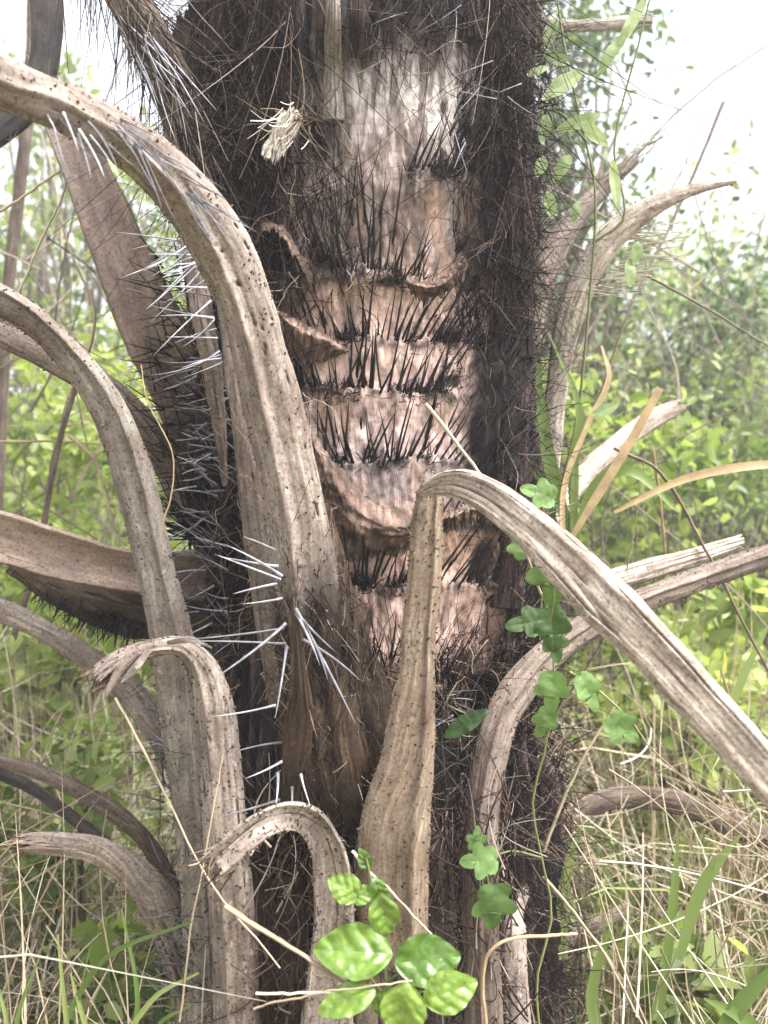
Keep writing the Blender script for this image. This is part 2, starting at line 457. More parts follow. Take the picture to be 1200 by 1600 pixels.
def surfR(t, z):
    j = np.mod((np.asarray(t) + math.pi) / (2 * math.pi) * NT, NT).astype(int) % NT
    i = np.clip((np.asarray(z) - ZLO) / (ZHI - ZLO) * (NZ - 1), 0, NZ - 1).astype(int)
    return RG[i, j]
def spos(t, z, lift=0.0):
    r = surfR(t, z) + lift
    return np.stack([TC[0] + r * np.sin(t), TC[1] - r * np.cos(t), z], -1)
def hit(px, py):
    """angle and height where the view ray through a picture point meets the trunk"""
    px = np.asarray(px, float); py = np.asarray(py, float)
    dx = (px - 600) / F; r = np.full_like(px, .28)
    for _ in range(3):
        a = dx * dx + 1; b = -2 * (dx * TC[0] + TC[1]); c = TC[0] ** 2 + TC[1] ** 2 - r * r
        D = np.maximum(b * b - 4 * a * c, 0)
        y = (-b - np.sqrt(D)) / (2 * a)
        t = np.arctan2(dx * y - TC[0], TC[1] - y); z = H - (py - 800) / F * y
        r = surfR(t, z)
    return t, z
def frame(t):
    return np.stack([np.sin(t), -np.cos(t), 0 * t], -1), np.stack([np.cos(t), np.sin(t), 0 * t], -1), np.array([0, 0, 1.0])

# ---- black spines in rows on the bare rings
roots = []
for (ry, x0, x1, n) in ROWS:
    for k in range(n):
        x = x0 + (x1 - x0) * (k + RNG.uniform(-.6, .6)) / n
        c = 9 * np.sin(x * .045 + ry) + 5 * np.sin(x * .13 + ry * 2)
        roots.append((x, ry + c + RNG.normal(0, 9), 1.0 if ry != 412 else 1.25))
for k in range(26): roots.append((RNG.uniform(560, 760), 475 + RNG.normal(0, 12) + (x1 < 0), .95))
for k in range(12): roots.append((RNG.uniform(500, 620), 385 + RNG.normal(0, 22), 1.25))
nmain = len(roots)
for k in range(420): roots.append((RNG.normal(782, 26), RNG.uniform(430, 980), .8))
for k in range(60): roots.append((RNG.uniform(440, 480), RNG.uniform(560, 720), .6))
for k in range(130): roots.append((RNG.uniform(700, 800), RNG.uniform(150, 440), .7))
roots = np.array(roots)
t, z = hit(np.minimum(roots[:, 0], 836), roots[:, 1])
rad, tan, up = frame(t)
n = len(t)
lean = np.clip((roots[:, 0] - 560) / 250, -.25, 1) * .95 + RNG.normal(0, .19, n)
el = RNG.uniform(.12, .34, n)
d = norm(up * 1.0 + rad * el[:, None] + tan * lean[:, None])
ln = RNG.uniform(.05, .125, n) * roots[:, 2]
s = np.linspace(0, 1, 6)
p0 = spos(t, z, -.004)
bend = RNG.normal(0, .07, (n, 1, 1)) * tan[:, None] + RNG.uniform(-.08, .12, (n, 1, 1)) * rad[:, None]
paths = p0[:, None] + d[:, None] * (ln[:, None] * s)[..., None] + bend * (ln[:, None] * s ** 2)[..., None]
rr = RNG.uniform(.0013, .0026, n)[:, None] * (1 - .88 * s ** 1.7)[None]
vis = np.arange(n) < nmain
order = np.argsort(-(ln * vis))[:100]
rest = np.setdiff1d(np.arange(n), order)
for k in order:
    Vs, Q, idx = tubes(paths[k:k + 1], rr[k:k + 1], 4)
    mesh('bark_spine', Vs, [Q], M_SPINE_K, trunk, attrs={'rnd': np.full(len(Vs), random.random())})
Vs, Q, idx = tubes(paths[rest], rr[rest], 4)
o = mesh('bark_spines', Vs, [Q], M_SPINE_K, trunk, attrs={'rnd': RNG.random(n)[idx]}); tag(o, kind='stuff')

# ---- short dark hair along the scar lines
hx, hy = [], []
for (ry, x0, x1, n) in ROWS:
    if ry == 412: continue
    m_ = int((x1 - x0) * 3.2)
    xx = RNG.uniform(x0 - 10, x1 + 25, m_)
    keep = vnoise(xx * .045, xx * 0 + ry, seed=71) > -.15
    hx.append(xx[keep]); hy.append(ry + 3 + RNG.normal(0, 8, keep.sum()))
for (cx_, cy_, sx_, sy_, m_) in ((548, 528, 13, 7, 90), (706, 522, 20, 9, 160), (708, 592, 16, 11, 140), (760, 560, 26, 60, 420), (770, 680, 22, 60, 300), (755, 880, 16, 50, 200), (520, 400, 25, 10, 130), (600, 440, 30, 8, 130),
                                 (690, 262, 20, 10, 120), (560, 918, 14, 8, 90), (460, 590, 12, 22, 140)):
    hx.append(RNG.normal(cx_, sx_, m_)); hy.append(RNG.normal(cy_, sy_, m_))
hx = np.concatenate(hx); hy = np.concatenate(hy)
t2, z2 = hit(np.clip(hx, 330, 836), hy); rad2, tan2, up2 = frame(t2); n2 = len(t2)
d2 = norm(up2 * RNG.normal(.6, .5, (n2, 1)) + rad2 * RNG.uniform(.05, .5, (n2, 1)) + tan2 * RNG.normal(.15, .5, (n2, 1)))
s2 = np.linspace(0, 1, 4)
pa = spos(t2, z2, -.003)[:, None] + d2[:, None] * (RNG.uniform(.008, .026, n2)[:, None] * s2)[..., None]
Vs, Q, idx = tubes(pa, RNG.uniform(.0005, .0011, n2)[:, None] * np.array([1, .9, .7, .2]), 3)
tag(mesh('scar_hair', Vs, [Q], M_SPINE_K, trunk, attrs={'rnd': RNG.random(n2)[idx]}), kind='stuff')

# ---- fibres and hairs in the dark margins
def fibres(name, t, z, L0, L1, outw, upw, tanw, r0, r1, mat, parent, curl=.35, S=8, rnd=None, grav=0.0):
    n = len(t)
    rad, tan, up = frame(t)
    g = RNG.normal(size=(n, 3))
    d = norm(rad * np.abs(g[:, :1]) * outw + up * (g[:, 1:2] + .0) * upw + tan * g[:, 2:] * tanw)
    L = RNG.uniform(L0, L1, n)
    pts = [spos(t, z, -.003)]
    bend = RNG.normal(size=(n, 3)) * curl
    for i in range(S - 1):
        pts.append(pts[-1] + d * (L / (S - 1))[:, None])
        d = norm(d + bend / S * 2 + RNG.normal(size=(n, 3)) * curl * .35 - np.array([0, 0, grav]) / S)
    pa = np.stack(pts, 1)
    # keep strands outside the bark
    q = pa - TC; rr_ = np.hypot(q[..., 0], q[..., 1]); lim = .272
    f = np.maximum(lim / np.maximum(rr_, 1e-6), 1)
    pa[..., 0] = TC[0] + q[..., 0] * f; pa[..., 1] = TC[1] + q[..., 1] * f
    ra = RNG.uniform(r0, r1, n)[:, None] * np.linspace(1, .35, S)[None]
    Vs, Q, idx = tubes(pa, ra, 3)
    rv = RNG.random(n) if rnd is None else rnd
    return mesh(name, Vs, [Q], mat, parent, attrs={'rnd': rv[idx]})

def scatter(n, x0, x1, y0, y1):
    return hit(RNG.uniform(x0, x1, n), RNG.uniform(y0, y1, n))
parts_t, parts_z = [], []
a, b = hit(RNG.uniform(715, 800, 700), RNG.uniform(120, 560, 700)); parts_t.append(a); parts_z.append(b)
for n_, x0, x1, y0, y1 in ((2300, 318, 440, -60, 1000), (160, 400, 520, -60, 230), (1300, 760, 842, -60, 1080), (300, 560, 780, -60, 90),
                           (200, 430, 560, 240, 480), (900, 330, 560, 1180, 1620), (700, 690, 842, 1040, 1620), (260, 560, 770, 1020, 1130)):
    a, b = scatter(n_, x0, x1, y0, y1); parts_t.append(a); parts_z.append(b)
a_ = RNG.uniform(.75, 1.9, 1500); parts_t.append(a_); parts_z.append(RNG.uniform(.1, 1.0, 1500))
ang = RNG.uniform(.9, 2 * math.pi - .9, 2600); parts_t.append((ang + math.pi) % (2 * math.pi) - math.pi); parts_z.append(RNG.uniform(0, 2.6, 2600))
ft, fz = np.concatenate(parts_t), np.concatenate(parts_z)
o = fibres('fibres', ft, fz, .04, .17, .35, 1.0, .35, .0005, .0012, M_FIBRE, palm, .32, rnd=RNG.random(len(ft)) ** 2.3)
tag(o, kind='stuff')
a, b = scatter(260, 318, 470, 300, 1080); a2, b2 = scatter(110, 690, 842, 1020, 1330); a3, b3 = scatter(120, 560, 760, 1040, 1130)
o = fibres('rootlets', np.concatenate([a, a2, a3]), np.concatenate([b, b2, b3]), .06, .16, .5, .8, .8, .0008, .0016, M_FIBRE_T, palm, .8, S=10, grav=.5)
tag(o, kind='stuff')

# ------------------------------------------------------------------ stalks
def stalk(name, pts, mat, parent, prof=None, back=.35, seed=0, fray=0.0, warts=0, cracks=0, facing=(0, -1, 0), roll=0.0,
          groove=.02, label=None, slim=.84, enddk=0.0, m=None, origin=None):
    w = [(a_, b_, c_, d_ * slim) for a_, b_, c_, d_ in pts]
    slim_ = slim
    leng = sum(math.dist(P(*a[:3]), P(*b[:3])) for a, b in zip(w, w[1:]))
    D = 400
    sp = pxpath(w, D)
    T = norm(np.gradient(sp[:, :3], axis=0))
    n0 = norm(np.array(facing, float))
    Sd = norm(np.cross(np.broadcast_to(n0, T.shape), T))
    Nn = np.cross(T, Sd)
    if roll:
        a = np.linspace(*(roll if isinstance(roll, tuple) else (roll, roll)), D)[:, None]
        Sd, Nn = Sd * np.cos(a) + Nn * np.sin(a), Nn * np.cos(a) - Sd * np.sin(a)
    prof = prof or [(-1, 0), (-.85, .3), (-.35, .52), (.2, .55), (.8, .32), (1, 0)]
    pu, ph = zip(*prof)
    nf, nbk = 44, 16
    uf = np.sin(np.linspace(-1, 1, nf) * math.pi / 2 * .96) / math.sin(math.pi / 2 * .96)
    ub = np.linspace(1, -1, nbk + 2)[1:-1]
    u = np.concatenate([uf, ub])
    hgt = np.concatenate([np.interp(uf, pu, ph), -back * np.sqrt(1 - ub ** 2)])
    # round the control polygon a little
    hf = hgt[:nf].copy(); hf[1:-1] = (hf[:-2] + 2 * hf[1:-1] + hf[2:]) / 4; hgt[:nf] = hf
    isf = np.concatenate([np.ones(nf), np.zeros(nbk)])
    m = m or int(max(40, min(380, leng / .0028)))
    v = np.linspace(0, 1, m)
    Vv, UU = np.meshgrid(v, u, indexing='ij')
    ff = fbm(UU * 4 + 3, UU * 0 + seed, seed=seed, oct=3) + .4
    s0 = np.clip(ff, 0, 1.2) * fray / leng if fray else 0 * UU
    sv = s0 + (1 - s0) * Vv
    x = sv * (D - 1); i0 = np.clip(x.astype(int), 0, D - 2); f = (x - i0)[..., None]
    C0 = sp[i0] * (1 - f) + sp[i0 + 1] * f
    Sx = Sd[i0] * (1 - f) + Sd[i0 + 1] * f; Nx = Nn[i0] * (1 - f) + Nn[i0 + 1] * f
    lm = sv * leng
    W = C0[..., 3]
    W = W * (1 + .05 * fbm(lm * 14, UU * 0 + 3.3, seed=seed + 3, oct=3))
    gr = fbm(UU * 7, lm * 3.0, seed=seed + 5, oct=4)
    fine = fbm(UU * 22, lm * 10, seed=seed + 6, oct=3)
    dk = 0 * UU
    h = hgt[None, :] + isf * (groove * gr + groove * .35 * fine) * (1 - np.abs(UU) ** 6)
    if enddk:
        dk = dk + enddk * sstep(.80, .93, sv + .07 * fbm(UU * 3, lm * 16, seed=seed + 31) + .05 * UU)
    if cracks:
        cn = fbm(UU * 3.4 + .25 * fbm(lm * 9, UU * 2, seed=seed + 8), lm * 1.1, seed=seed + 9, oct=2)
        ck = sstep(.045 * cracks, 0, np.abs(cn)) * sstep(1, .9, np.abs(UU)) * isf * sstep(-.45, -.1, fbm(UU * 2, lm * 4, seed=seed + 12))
        h = h - .2 * ck; dk = np.maximum(dk, .7 * ck)  # cracks are cut in, and the shade of their depth is painted dark
    V = C0[..., :3] + Sx * (UU * W * .5)[..., None] + Nx * (h * W * .5)[..., None]
    # twist and lumps
    V = V + .0022 * np.stack([fbm(lm * 16, UU, seed=seed + 21), fbm(lm * 16, UU, seed=seed + 22), fbm(lm * 16, UU, seed=seed + 23)], -1)
    nc = nf + nbk
    faces = [grid_faces(m, nc, True)]
    uvv = np.stack([np.broadcast_to(np.arange(nc) / nc * .14, UU.shape) * (W / .08) + seed * .31, lm + seed * .17], -1).reshape(-1, 2)
    flat = V.reshape(-1, 3)
    # end caps
    c1 = flat[:nc].mean(0) + T[0] * (.4 * W[0].mean() if fray else .0); c2 = flat[-nc:].mean(0)
    nv = len(flat)
    flat = np.concatenate([flat, [c1, c2]])
    uvv = np.concatenate([uvv, uvv[:1], uvv[-1:]]); dk = np.concatenate([dk.ravel(), [.85 if fray else .3, .3]])
    j = np.arange(nc); j2 = (j + 1) % nc
    faces.append(np.stack([j2, j, np.full(nc, nv)], -1)); faces.append(np.stack([j, j2, np.full(nc, nv + 1)]  , -1) + np.array([(m - 1) * nc] * 2 + [0]))
    if warts:
        k = RNG.integers(0, m - 1, warts); q = RNG.choice(nf, warts, p=(lambda a: a / a.sum())(np.concatenate([[5], np.full(nf - 2, 1), [5]])))
        base = V[k, q]; nn = norm(Nx[k, q] * (1 - np.abs(u[q]) * .7)[:, None] + Sx[k, q] * u[q][:, None])
        tt = T[np.clip((sv[k, q] * (D - 1)).astype(int), 0, D - 1)]
        hgt_ = RNG.uniform(.002, .0055, warts)
        s = np.array([0, .5, 1.0])
        dd = norm(nn + tt * RNG.uniform(-.9, .3, (warts, 1)))
        pa = base[:, None] - dd[:, None] * .001 + dd[:, None] * (hgt_[:, None] * s)[..., None]
        ra = RNG.uniform(.0011, .0022, warts)[:, None] * np.array([1, .7, .1])[None]
        wv, wq, wi = tubes(pa, ra, 4)
        dkw = RNG.choice([.9, .55, -.2], warts, p=[.55, .3, .15])[wi]
        off = len(flat)
        flat = np.concatenate([flat, wv]); faces.append(wq + off); dk = np.concatenate([dk, np.clip(dkw, 0, 1)]); uvv = np.concatenate([uvv, np.zeros((len(wv), 2))])
    o = mesh(name, flat, faces, mat, parent, attrs={'dk': dk}, uv=uvv, origin=origin)
    if label: o['label'] = label
    o_frames[o.name] = (sp, T, Sd, Nn)
    return o
o_frames = {}

keel = [(-1, 0), (-.75, .42), (-.42, .62), (-.2, .95), (-.02, .66), (.5, .62), (.85, .38), (1, 0)]
keelR = [(-1, 0), (-.7, .35), (-.1, .55), (.3, .5), (.52, .95), (.72, .62), (1, 0)]
chan = [(-1, .2), (-.9, .38), (-.5, .18), (0, .06), (.5, .18), (.9, .38), (1, .2)]

A = stalk('leaf_stalk', [(-60, 96, .86, 108), (20, 138, .90, 104), (110, 176, .96, 96), (200, 224, 1.02, 92), (285, 300, 1.08, 108), (345, 385, 1.12, 112), (385, 480, 1.14, 104),
                         (416, 590, 1.16, 106), (440, 700, 1.17, 112), (461, 800, 1.18, 116), (474, 880, 1.19, 120), (484, 950, 1.21, 112), (492, 1030, 1.25, 90)],
          M_STALK, palm, keel, .5, 1, warts=340, cracks=.12, enddk=.8, label='largest grey leaf stalk, arching from the upper left down the front of the trunk')
boot = stalk('leaf_base', slim=1.0, pts=[(478, 790, 1.245, 70), (486, 870, 1.235, 100), (494, 940, 1.23, 126), (506, 1010, 1.22, 148), (522, 1090, 1.215, 176), (536, 1170, 1.205, 200), (543, 1230, 1.21, 186), (546, 1268, 1.225, 140), (548, 1292, 1.25, 70)],
             mat=M_BOOTD, parent=palm, prof=[(-1, 0), (-.6, .4), (0, .55), (.6, .45), (1, 0)], back=.4, seed=2, cracks=.5, groove=.12, label='rounded brown fibrous leaf base under the largest stalk')
keelfib = stalk('keel_strip', [(452, 930, 1.135, 20), (462, 1000, 1.13, 24), (466, 1060, 1.13, 36), (468, 1120, 1.15, 52), (462, 1190, 1.17, 50), (455, 1260, 1.2, 30)],
                M_BOOT, palm, None, .3, 3, cracks=.8, groove=.25, fray=.06)
Bs = stalk('leaf_stalk', [(-60, 440, 1.14, 60), (0, 468, 1.17, 56), (60, 508, 1.2, 56), (118, 566, 1.23, 60), (170, 640, 1.25, 70), (205, 730, 1.26, 76), (228, 820, 1.27, 74), (248, 910, 1.275, 74),
                          (268, 1000, 1.28, 80), (282, 1100, 1.29, 84), (296, 1230, 1.3, 74), (310, 1380, 1.32, 70), (320, 1640, 1.35, 80)],
           M_STALK_G, palm, keelR, .5, 5, warts=420, label='grey thorny stalk running from the left edge down beside the trunk')
stalk('leaf_stalk', [(-60, 500, 1.36, 42), (20, 532, 1.36, 44), (100, 572, 1.38, 50), (170, 612, 1.42, 54), (230, 672, 1.46, 58), (275, 740, 1.5, 62), (320, 830, 1.52, 70)],
      M_STALK_D, palm, None, .5, 6, warts=40, label='dull brown stalk passing behind the grey thorny one on the left')
Ds = stalk('leaf_stalk', [(146, 1068, 1.12, 50), (184, 1036, 1.12, 44), (236, 1014, 1.13, 34), (286, 1012, 1.15, 42), (320, 1052, 1.17, 66), (338, 1140, 1.18, 82), (349, 1270, 1.18, 82),
                          (361, 1400, 1.19, 84), (367, 1520, 1.2, 84), (372, 1660, 1.22, 88)],
           M_STALK, palm, keel, .5, 7, warts=420, fray=.045, cracks=.5, groove=.09, label='snapped stalk with a torn end bent over to the left')
for sp_ in ([(214, 1022, 1.11, 16), (186, 1050, 1.105, 18), (170, 1078, 1.10, 12), (164, 1092, 1.10, 3)], [(232, 1016, 1.11, 12), (214, 1040, 1.10, 16), (200, 1056, 1.10, 12), (190, 1066, 1.10, 3)],
            [(200, 1020, 1.125, 14), (168, 1046, 1.125, 14), (150, 1052, 1.12, 4)], [(262, 1004, 1.12, 8), (300, 1000, 1.10, 10), (330, 1012, 1.10, 3)]):
    stalk('splinter', sp_, M_STALK, Ds, None, .3, int(sp_[0][0]), cracks=.8, groove=.15)
Es = stalk('leaf_stalk', [(322, 1362, 1.02, 50), (362, 1325, 1.03, 56), (405, 1290, 1.045, 56), (448, 1274, 1.07, 56), (488, 1286, 1.1, 60), (514, 1335, 1.125, 66), (522, 1410, 1.14, 76), (518, 1510, 1.15, 86),
                          (508, 1660, 1.17, 106)],
           M_STALK, palm, chan, .55, 8, warts=380, fray=.012, cracks=.3, label='short snapped stalk bent into a hook at the foot of the trunk')
Fs = stalk('leaf_stalk', [(18, 1320, 1.3, 38), (90, 1318, 1.32, 46), (160, 1332, 1.34, 54), (222, 1376, 1.37, 70), (262, 1440, 1.4, 78), (292, 1530, 1.43, 74), (312, 1660, 1.46, 70)],
           M_STALK, palm, None, .5, 9, warts=40, fray=.03, cracks=.7, label='broken grey stalk with a split end pointing left near the ground')
stalk('leaf_stalk', [(-60, 1172, 1.5, 26), (60, 1206, 1.5, 30), (150, 1250, 1.52, 34), (215, 1300, 1.54, 34), (262, 1370, 1.56, 32), (300, 1450, 1.58, 34)],
      M_STALK_D, palm, None, .5, 10, cracks=.6, label='thin brown stalk above the black one at lower left')
stalk('leaf_stalk', [(-60, 1185, 1.56, 22), (40, 1226, 1.56, 24), (120, 1282, 1.57, 26), (190, 1340, 1.58, 26), (250, 1400, 1.6, 26), (310, 1480, 1.6, 30)],
      M_BLACK, palm, None, .5, 11, label='blackened thin stalk at lower left')
stalk('leaf_stalk', [(-60, 932, 1.7, 40), (30, 966, 1.7, 42), (110, 1010, 1.68, 44), (180, 1060, 1.66, 50), (235, 1120, 1.64, 58), (290, 1210, 1.62, 64), (320, 1320, 1.6, 66)],
      M_STALK, palm, None, .5, 12, cracks=.4, warts=30, label='grey stalk leaning in behind the torn stub on the left')
Is = stalk('leaf_sheath', [(-70, 822, 1.28, 96), (0, 838, 1.3, 92), (80, 862, 1.33, 96), (160, 884, 1.36, 84), (230, 894, 1.4, 84), (320, 902, 1.46, 90)],
           M_SMOOTH, palm, chan, .25, 13, groove=.01, label='broad smooth brown sheath reaching out to the left')
stalk('leaf_sheath', [(20, 880, 1.40, 40), (90, 922, 1.41, 56), (160, 942, 1.43, 96), (230, 958, 1.46, 110), (320, 960, 1.5, 120)],
      M_BOOT, palm, None, .4, 14, cracks=.6, label='dark fibrous underside below the smooth sheath')
Js = stalk('leaf_sheath', [(92, 190, 1.5, 50), (128, 250, 1.48, 84), (162, 330, 1.46, 96), (200, 420, 1.45, 108), (240, 510, 1.46, 120), (290, 610, 1.5, 124), (345, 760, 1.56, 110)],
           M_SMOOTH, palm, chan, .25, 15, groove=.01, label='broad smooth brown sheath rising to the upper left')
stalk('leaf_stalk', [(70, -60, 1.7, 62), (74, 40, 1.68, 62), (66, 110, 1.66, 58), (36, 170, 1.64, 60), (-20, 214, 1.62, 64)],
      M_BLACK, palm, None, .4, 16, label='blackish stalk crossing the top left corner')
Ks = stalk('leaf_stalk', [(150, -70, 1.30, 60), (205, 10, 1.32, 76), (248, 90, 1.36, 84), (286, 180, 1.40, 86), (310, 290, 1.44, 80), (330, 420, 1.46, 80)],
           M_STALK_D, palm, None, .4, 17, cracks=.7, groove=.12, warts=60, label='dark shaggy stalk hanging across the top left of the trunk')
stalk('leaf_stalk', [(292, 360, 1.29, 34), (306, 430, 1.28, 40), (320, 520, 1.27, 40), (334, 590, 1.275, 36), (344, 680, 1.285, 24), (352, 760, 1.30, 8)],
      M_STALK_D, palm, None, .4, 18, cracks=.6, label='narrow grey strip between the largest stalk and the trunk')
stalk('leaf_stalk', [(348, 440, 1.26, 36), (372, 600, 1.25, 44), (388, 700, 1.245, 52), (402, 800, 1.24, 60), (414, 900, 1.24, 62), (426, 1000, 1.25, 56), (440, 1100, 1.27, 50)],
      M_STALK_D, palm, None, .3, 19, cracks=.3, warts=30, label='dull strip along the left flank of the largest stalk')
Ms = stalk('leaf_stalk', [(672, 762, 1.17, 44), (668, 800, 1.165, 54), (664, 880, 1.155, 60), (656, 980, 1.15, 64), (648, 1080, 1.145, 74), (638, 1180, 1.14, 100), (618, 1280, 1.14, 128), (614, 1370, 1.15, 134), (616, 1500, 1.165, 120)],
           M_STALK_T, palm, keelR, .45, 20, warts=330, groove=.018, label='upright stalk in front of the trunk, folded over at its top')
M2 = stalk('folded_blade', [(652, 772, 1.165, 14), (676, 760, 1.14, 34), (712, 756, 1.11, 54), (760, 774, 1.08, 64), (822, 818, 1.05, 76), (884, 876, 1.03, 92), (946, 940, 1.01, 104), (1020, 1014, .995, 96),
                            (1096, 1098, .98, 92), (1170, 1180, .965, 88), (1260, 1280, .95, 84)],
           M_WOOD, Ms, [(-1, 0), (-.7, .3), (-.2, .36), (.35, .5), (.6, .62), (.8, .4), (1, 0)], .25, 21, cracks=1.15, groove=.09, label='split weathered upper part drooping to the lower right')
stalk('splinter', [(828, 842, 1.055, 10), (872, 892, 1.045, 16), (912, 942, 1.035, 16), (938, 980, 1.03, 4)], M_WOOD, Ms, None, .3, 22)
Ns = stalk('leaf_stalk', [(1270, 850, 1.62, 44), (1190, 872, 1.6, 44), (1100, 902, 1.56, 46), (1000, 940, 1.5, 48), (910, 985, 1.44, 54), (840, 1040, 1.36, 64), (790, 1110, 1.30, 68), (764, 1200, 1.25, 64), (752, 1310, 1.22, 66),
                          (752, 1430, 1.2, 68), (758, 1660, 1.2, 74)],
           M_STALK_D, palm, keel, .5, 23, warts=330, label='grey stalk rising from the right foot of the trunk and out past the right edge')
Pst = stalk('leaf_stalk', [(1150, 284, 1.56, 4), (1080, 298, 1.57, 22), (1005, 330, 1.58, 42), (950, 378, 1.6, 52), (912, 440, 1.62, 54), (886, 510, 1.64, 50), (872, 590, 1.67, 42), (862, 690, 1.7, 40), (850, 800, 1.74, 44)],
            M_WOOD, palm, None, .5, 24, cracks=.35, warts=20, label='pale arching stalk with a comb of needles at upper right')
stalk('leaf_stalk', [(995, 250, 1.85, 14), (950, 285, 1.84, 30), (908, 330, 1.82, 40), (870, 385, 1.8, 48), (842, 450, 1.78, 54), (820, 540, 1.76, 60)],
      M_STALK_D, palm, None, .5, 25, cracks=.3, label='darker stalk behind the pale one at upper right')
stalk('leaf_stalk', [(1075, 632, 2.0, 26), (1030, 650, 1.98, 34), (970, 690, 1.95, 38), (910, 745, 1.9, 42), (850, 820, 1.85, 46)],
      M_WOOD, palm, None, .5, 26, fray=.05, cracks=.8, label='grey stalk with a ragged broken end right of the trunk')
stalk('leaf_stalk', [(1230, 1320, 2.0, 44), (1130, 1284, 2.0, 46), (1050, 1252, 1.95, 44), (960, 1248, 1.9, 42), (890, 1276, 1.85, 44), (840, 1330, 1.8, 46), (810, 1400, 1.75, 50)],
      M_STALK_D, palm, None, .5, 27, cracks=.5, label='dark arching stalk at lower right')
stalk('leaf_stalk', [(826, 1376, 1.44, 30), (812, 1410, 1.36, 42), (805, 1450, 1.29, 46), (804, 1520, 1.26, 48), (812, 1660, 1.25, 54)],
      M_STALK, palm, None, .5, 28, warts=60, cracks=.4, label='short grey stalk standing at the right foot of the trunk')
stalk('leaf_stalk', [(985, 1420, 1.9, 30), (930, 1450, 1.85, 34), (870, 1490, 1.8, 38), (820, 1550, 1.75, 42), (800, 1660, 1.7, 50)],
      M_STALK_D, palm, None, .5, 29, cracks=.4, label='low brown stalk half hidden in the dry grass at lower right')
# lower body of the trunk foot: stubs of old bases
for i, (a, c, w1, lab) in enumerate((((400, 1290, 1.27), (420, 1640, 1.26), 74, 'brown stub between two grey stalks at the foot'), ((455, 1340, 1.25), (462, 1640, 1.25), 60, 'orange brown stub inside the hooked stalk'),
                                    ((688, 1290, 1.27), (690, 1640, 1.26), 64, 'dull stub right of the folded stalk'), ((590, 1440, 1.2), (600, 1650, 1.2), 110, 'wide stub at the very foot'))):
    stalk('leaf_base', [(*a, w1 * .7), ((a[0] + c[0]) / 2, (a[1] + c[1]) / 2, a[2] - .02, w1), (*c, w1 * 1.1)], M_BOOT if i < 2 else M_STALK_D, palm, None, .4, 30 + i, fray=.03, cracks=.6, groove=.12, label=lab)

M_DARKB = stalk_mat('dark_leaf_base', (.012, .008, .009), (.038, .025, .024), (.11, .08, .07), (.015, .01, .01), .8, spec=.12)
for i, (x, y, L_, w_, dx_, lab) in enumerate(((300, 210, 190, 60, -18, 0), (352, 90, 170, 62, -6, 0), (345, 330, 150, 58, -22, 0), (420, 120, 150, 50, -4, 0), (395, 250, 120, 54, 10, 0), (318, 520, 150, 50, -26, 0), (330, 700, 160, 60, -30, 0),
                                          (345, 880, 170, 64, -40, 0), (352, 1080, 170, 60, -20, 0), (410, 340, 90, 40, 6, 0), (520, 190, 230, 34, 0, 1), (560, 90, 150, 40, 6, 0),
                                          (806, 160, 220, 52, 8, 0), (770, 110, 170, 44, 6, 0), (800, 380, 200, 46, 14, 0), (812, 560, 180, 44, 16, 0), (800, 760, 190, 50, 18, 0), (792, 950, 170, 48, 12, 0), (735, 60, 130, 40, 2, 0))):
    pts_ = []
    for q_ in (1.0, .7, .35, 0):
        py_ = y - L_ * q_; px_ = x + dx_ * q_ ** 1.5
        t_, z_ = hit(np.array([np.clip(px_, 316, 838)]), np.array([py_])); yy = float(spos(t_, z_, .006 + .018 * q_)[0, 1])
        pts_.append((px_, py_, yy, w_ * (.55 + .45 * (1 - q_)) if q_ else w_ * 1.1))
    stalk('leaf_base', pts_, M_STALK_G if lab else M_DARKB, palm, None, .5, 60 + i, fray=.04, cracks=1.0, groove=.22, slim=1.0)
# ---- torn flaps of bark on the trunk
def flap(rails, mat, parent, name='bark_flap', m=150, k=18, th=.003, label=None, seed=0):
    rl = [spline([P(*p) for p in r], m) for r in rails]
    st = np.stack(rl, 1)                                   # m, rails, 3
    nr = len(rails)
    q = np.linspace(0, nr - 1, k)
    out = np.stack([np.stack([np.interp(q, np.arange(nr), st[i, :, c]) for c in range(3)], -1) for i in range(m)], 0)
    vv, qq = np.meshgrid(np.linspace(0, 1, m), q, indexing='ij')
    out = out + .007 * fbm(vv * 9, qq * 2.4, seed=seed)[..., None] * np.array([.4, 1, .5]) + .003 * fbm(vv * 34, qq * 5, seed=seed + 3)[..., None] * np.array([.3, 1, .6])
    out[:, 0, 2] += .008 * fbm(np.linspace(0, 1, m) * 26, 0 * out[:, 0, 2], seed=seed + 5); out[:, -1, 2] -= .014 * np.abs(fbm(np.linspace(0, 1, m) * 22, 0 * out[:, 0, 2], seed=seed + 6))
    bk = out + np.array([0, th, -.001])
    V = np.concatenate([out.reshape(-1, 3), bk.reshape(-1, 3)])
    n = m * k
    F1 = grid_faces(m, k); F2 = grid_faces(m, k, off=n)[:, ::-1]
    e = []
    for seq in (np.arange(m) * k, np.arange(m) * k + k - 1):
        e.append(np.stack([seq[:-1], seq[1:], seq[1:] + n, seq[:-1] + n], -1))
    uv = np.stack([vv * .12 + seed, qq * .03], -1).reshape(-1, 2); uv = np.concatenate([uv, uv])
    o = mesh(name, V, [F1, F2] + e, mat, parent, attrs={'dk': np.tile(np.clip(sstep(.0, .35, fbm(vv * 14, qq * 2.2, seed=seed + 8)) * .75, 0, 1).ravel(), 2)}, uv=uv)
    if label: o['label'] = label
    return o
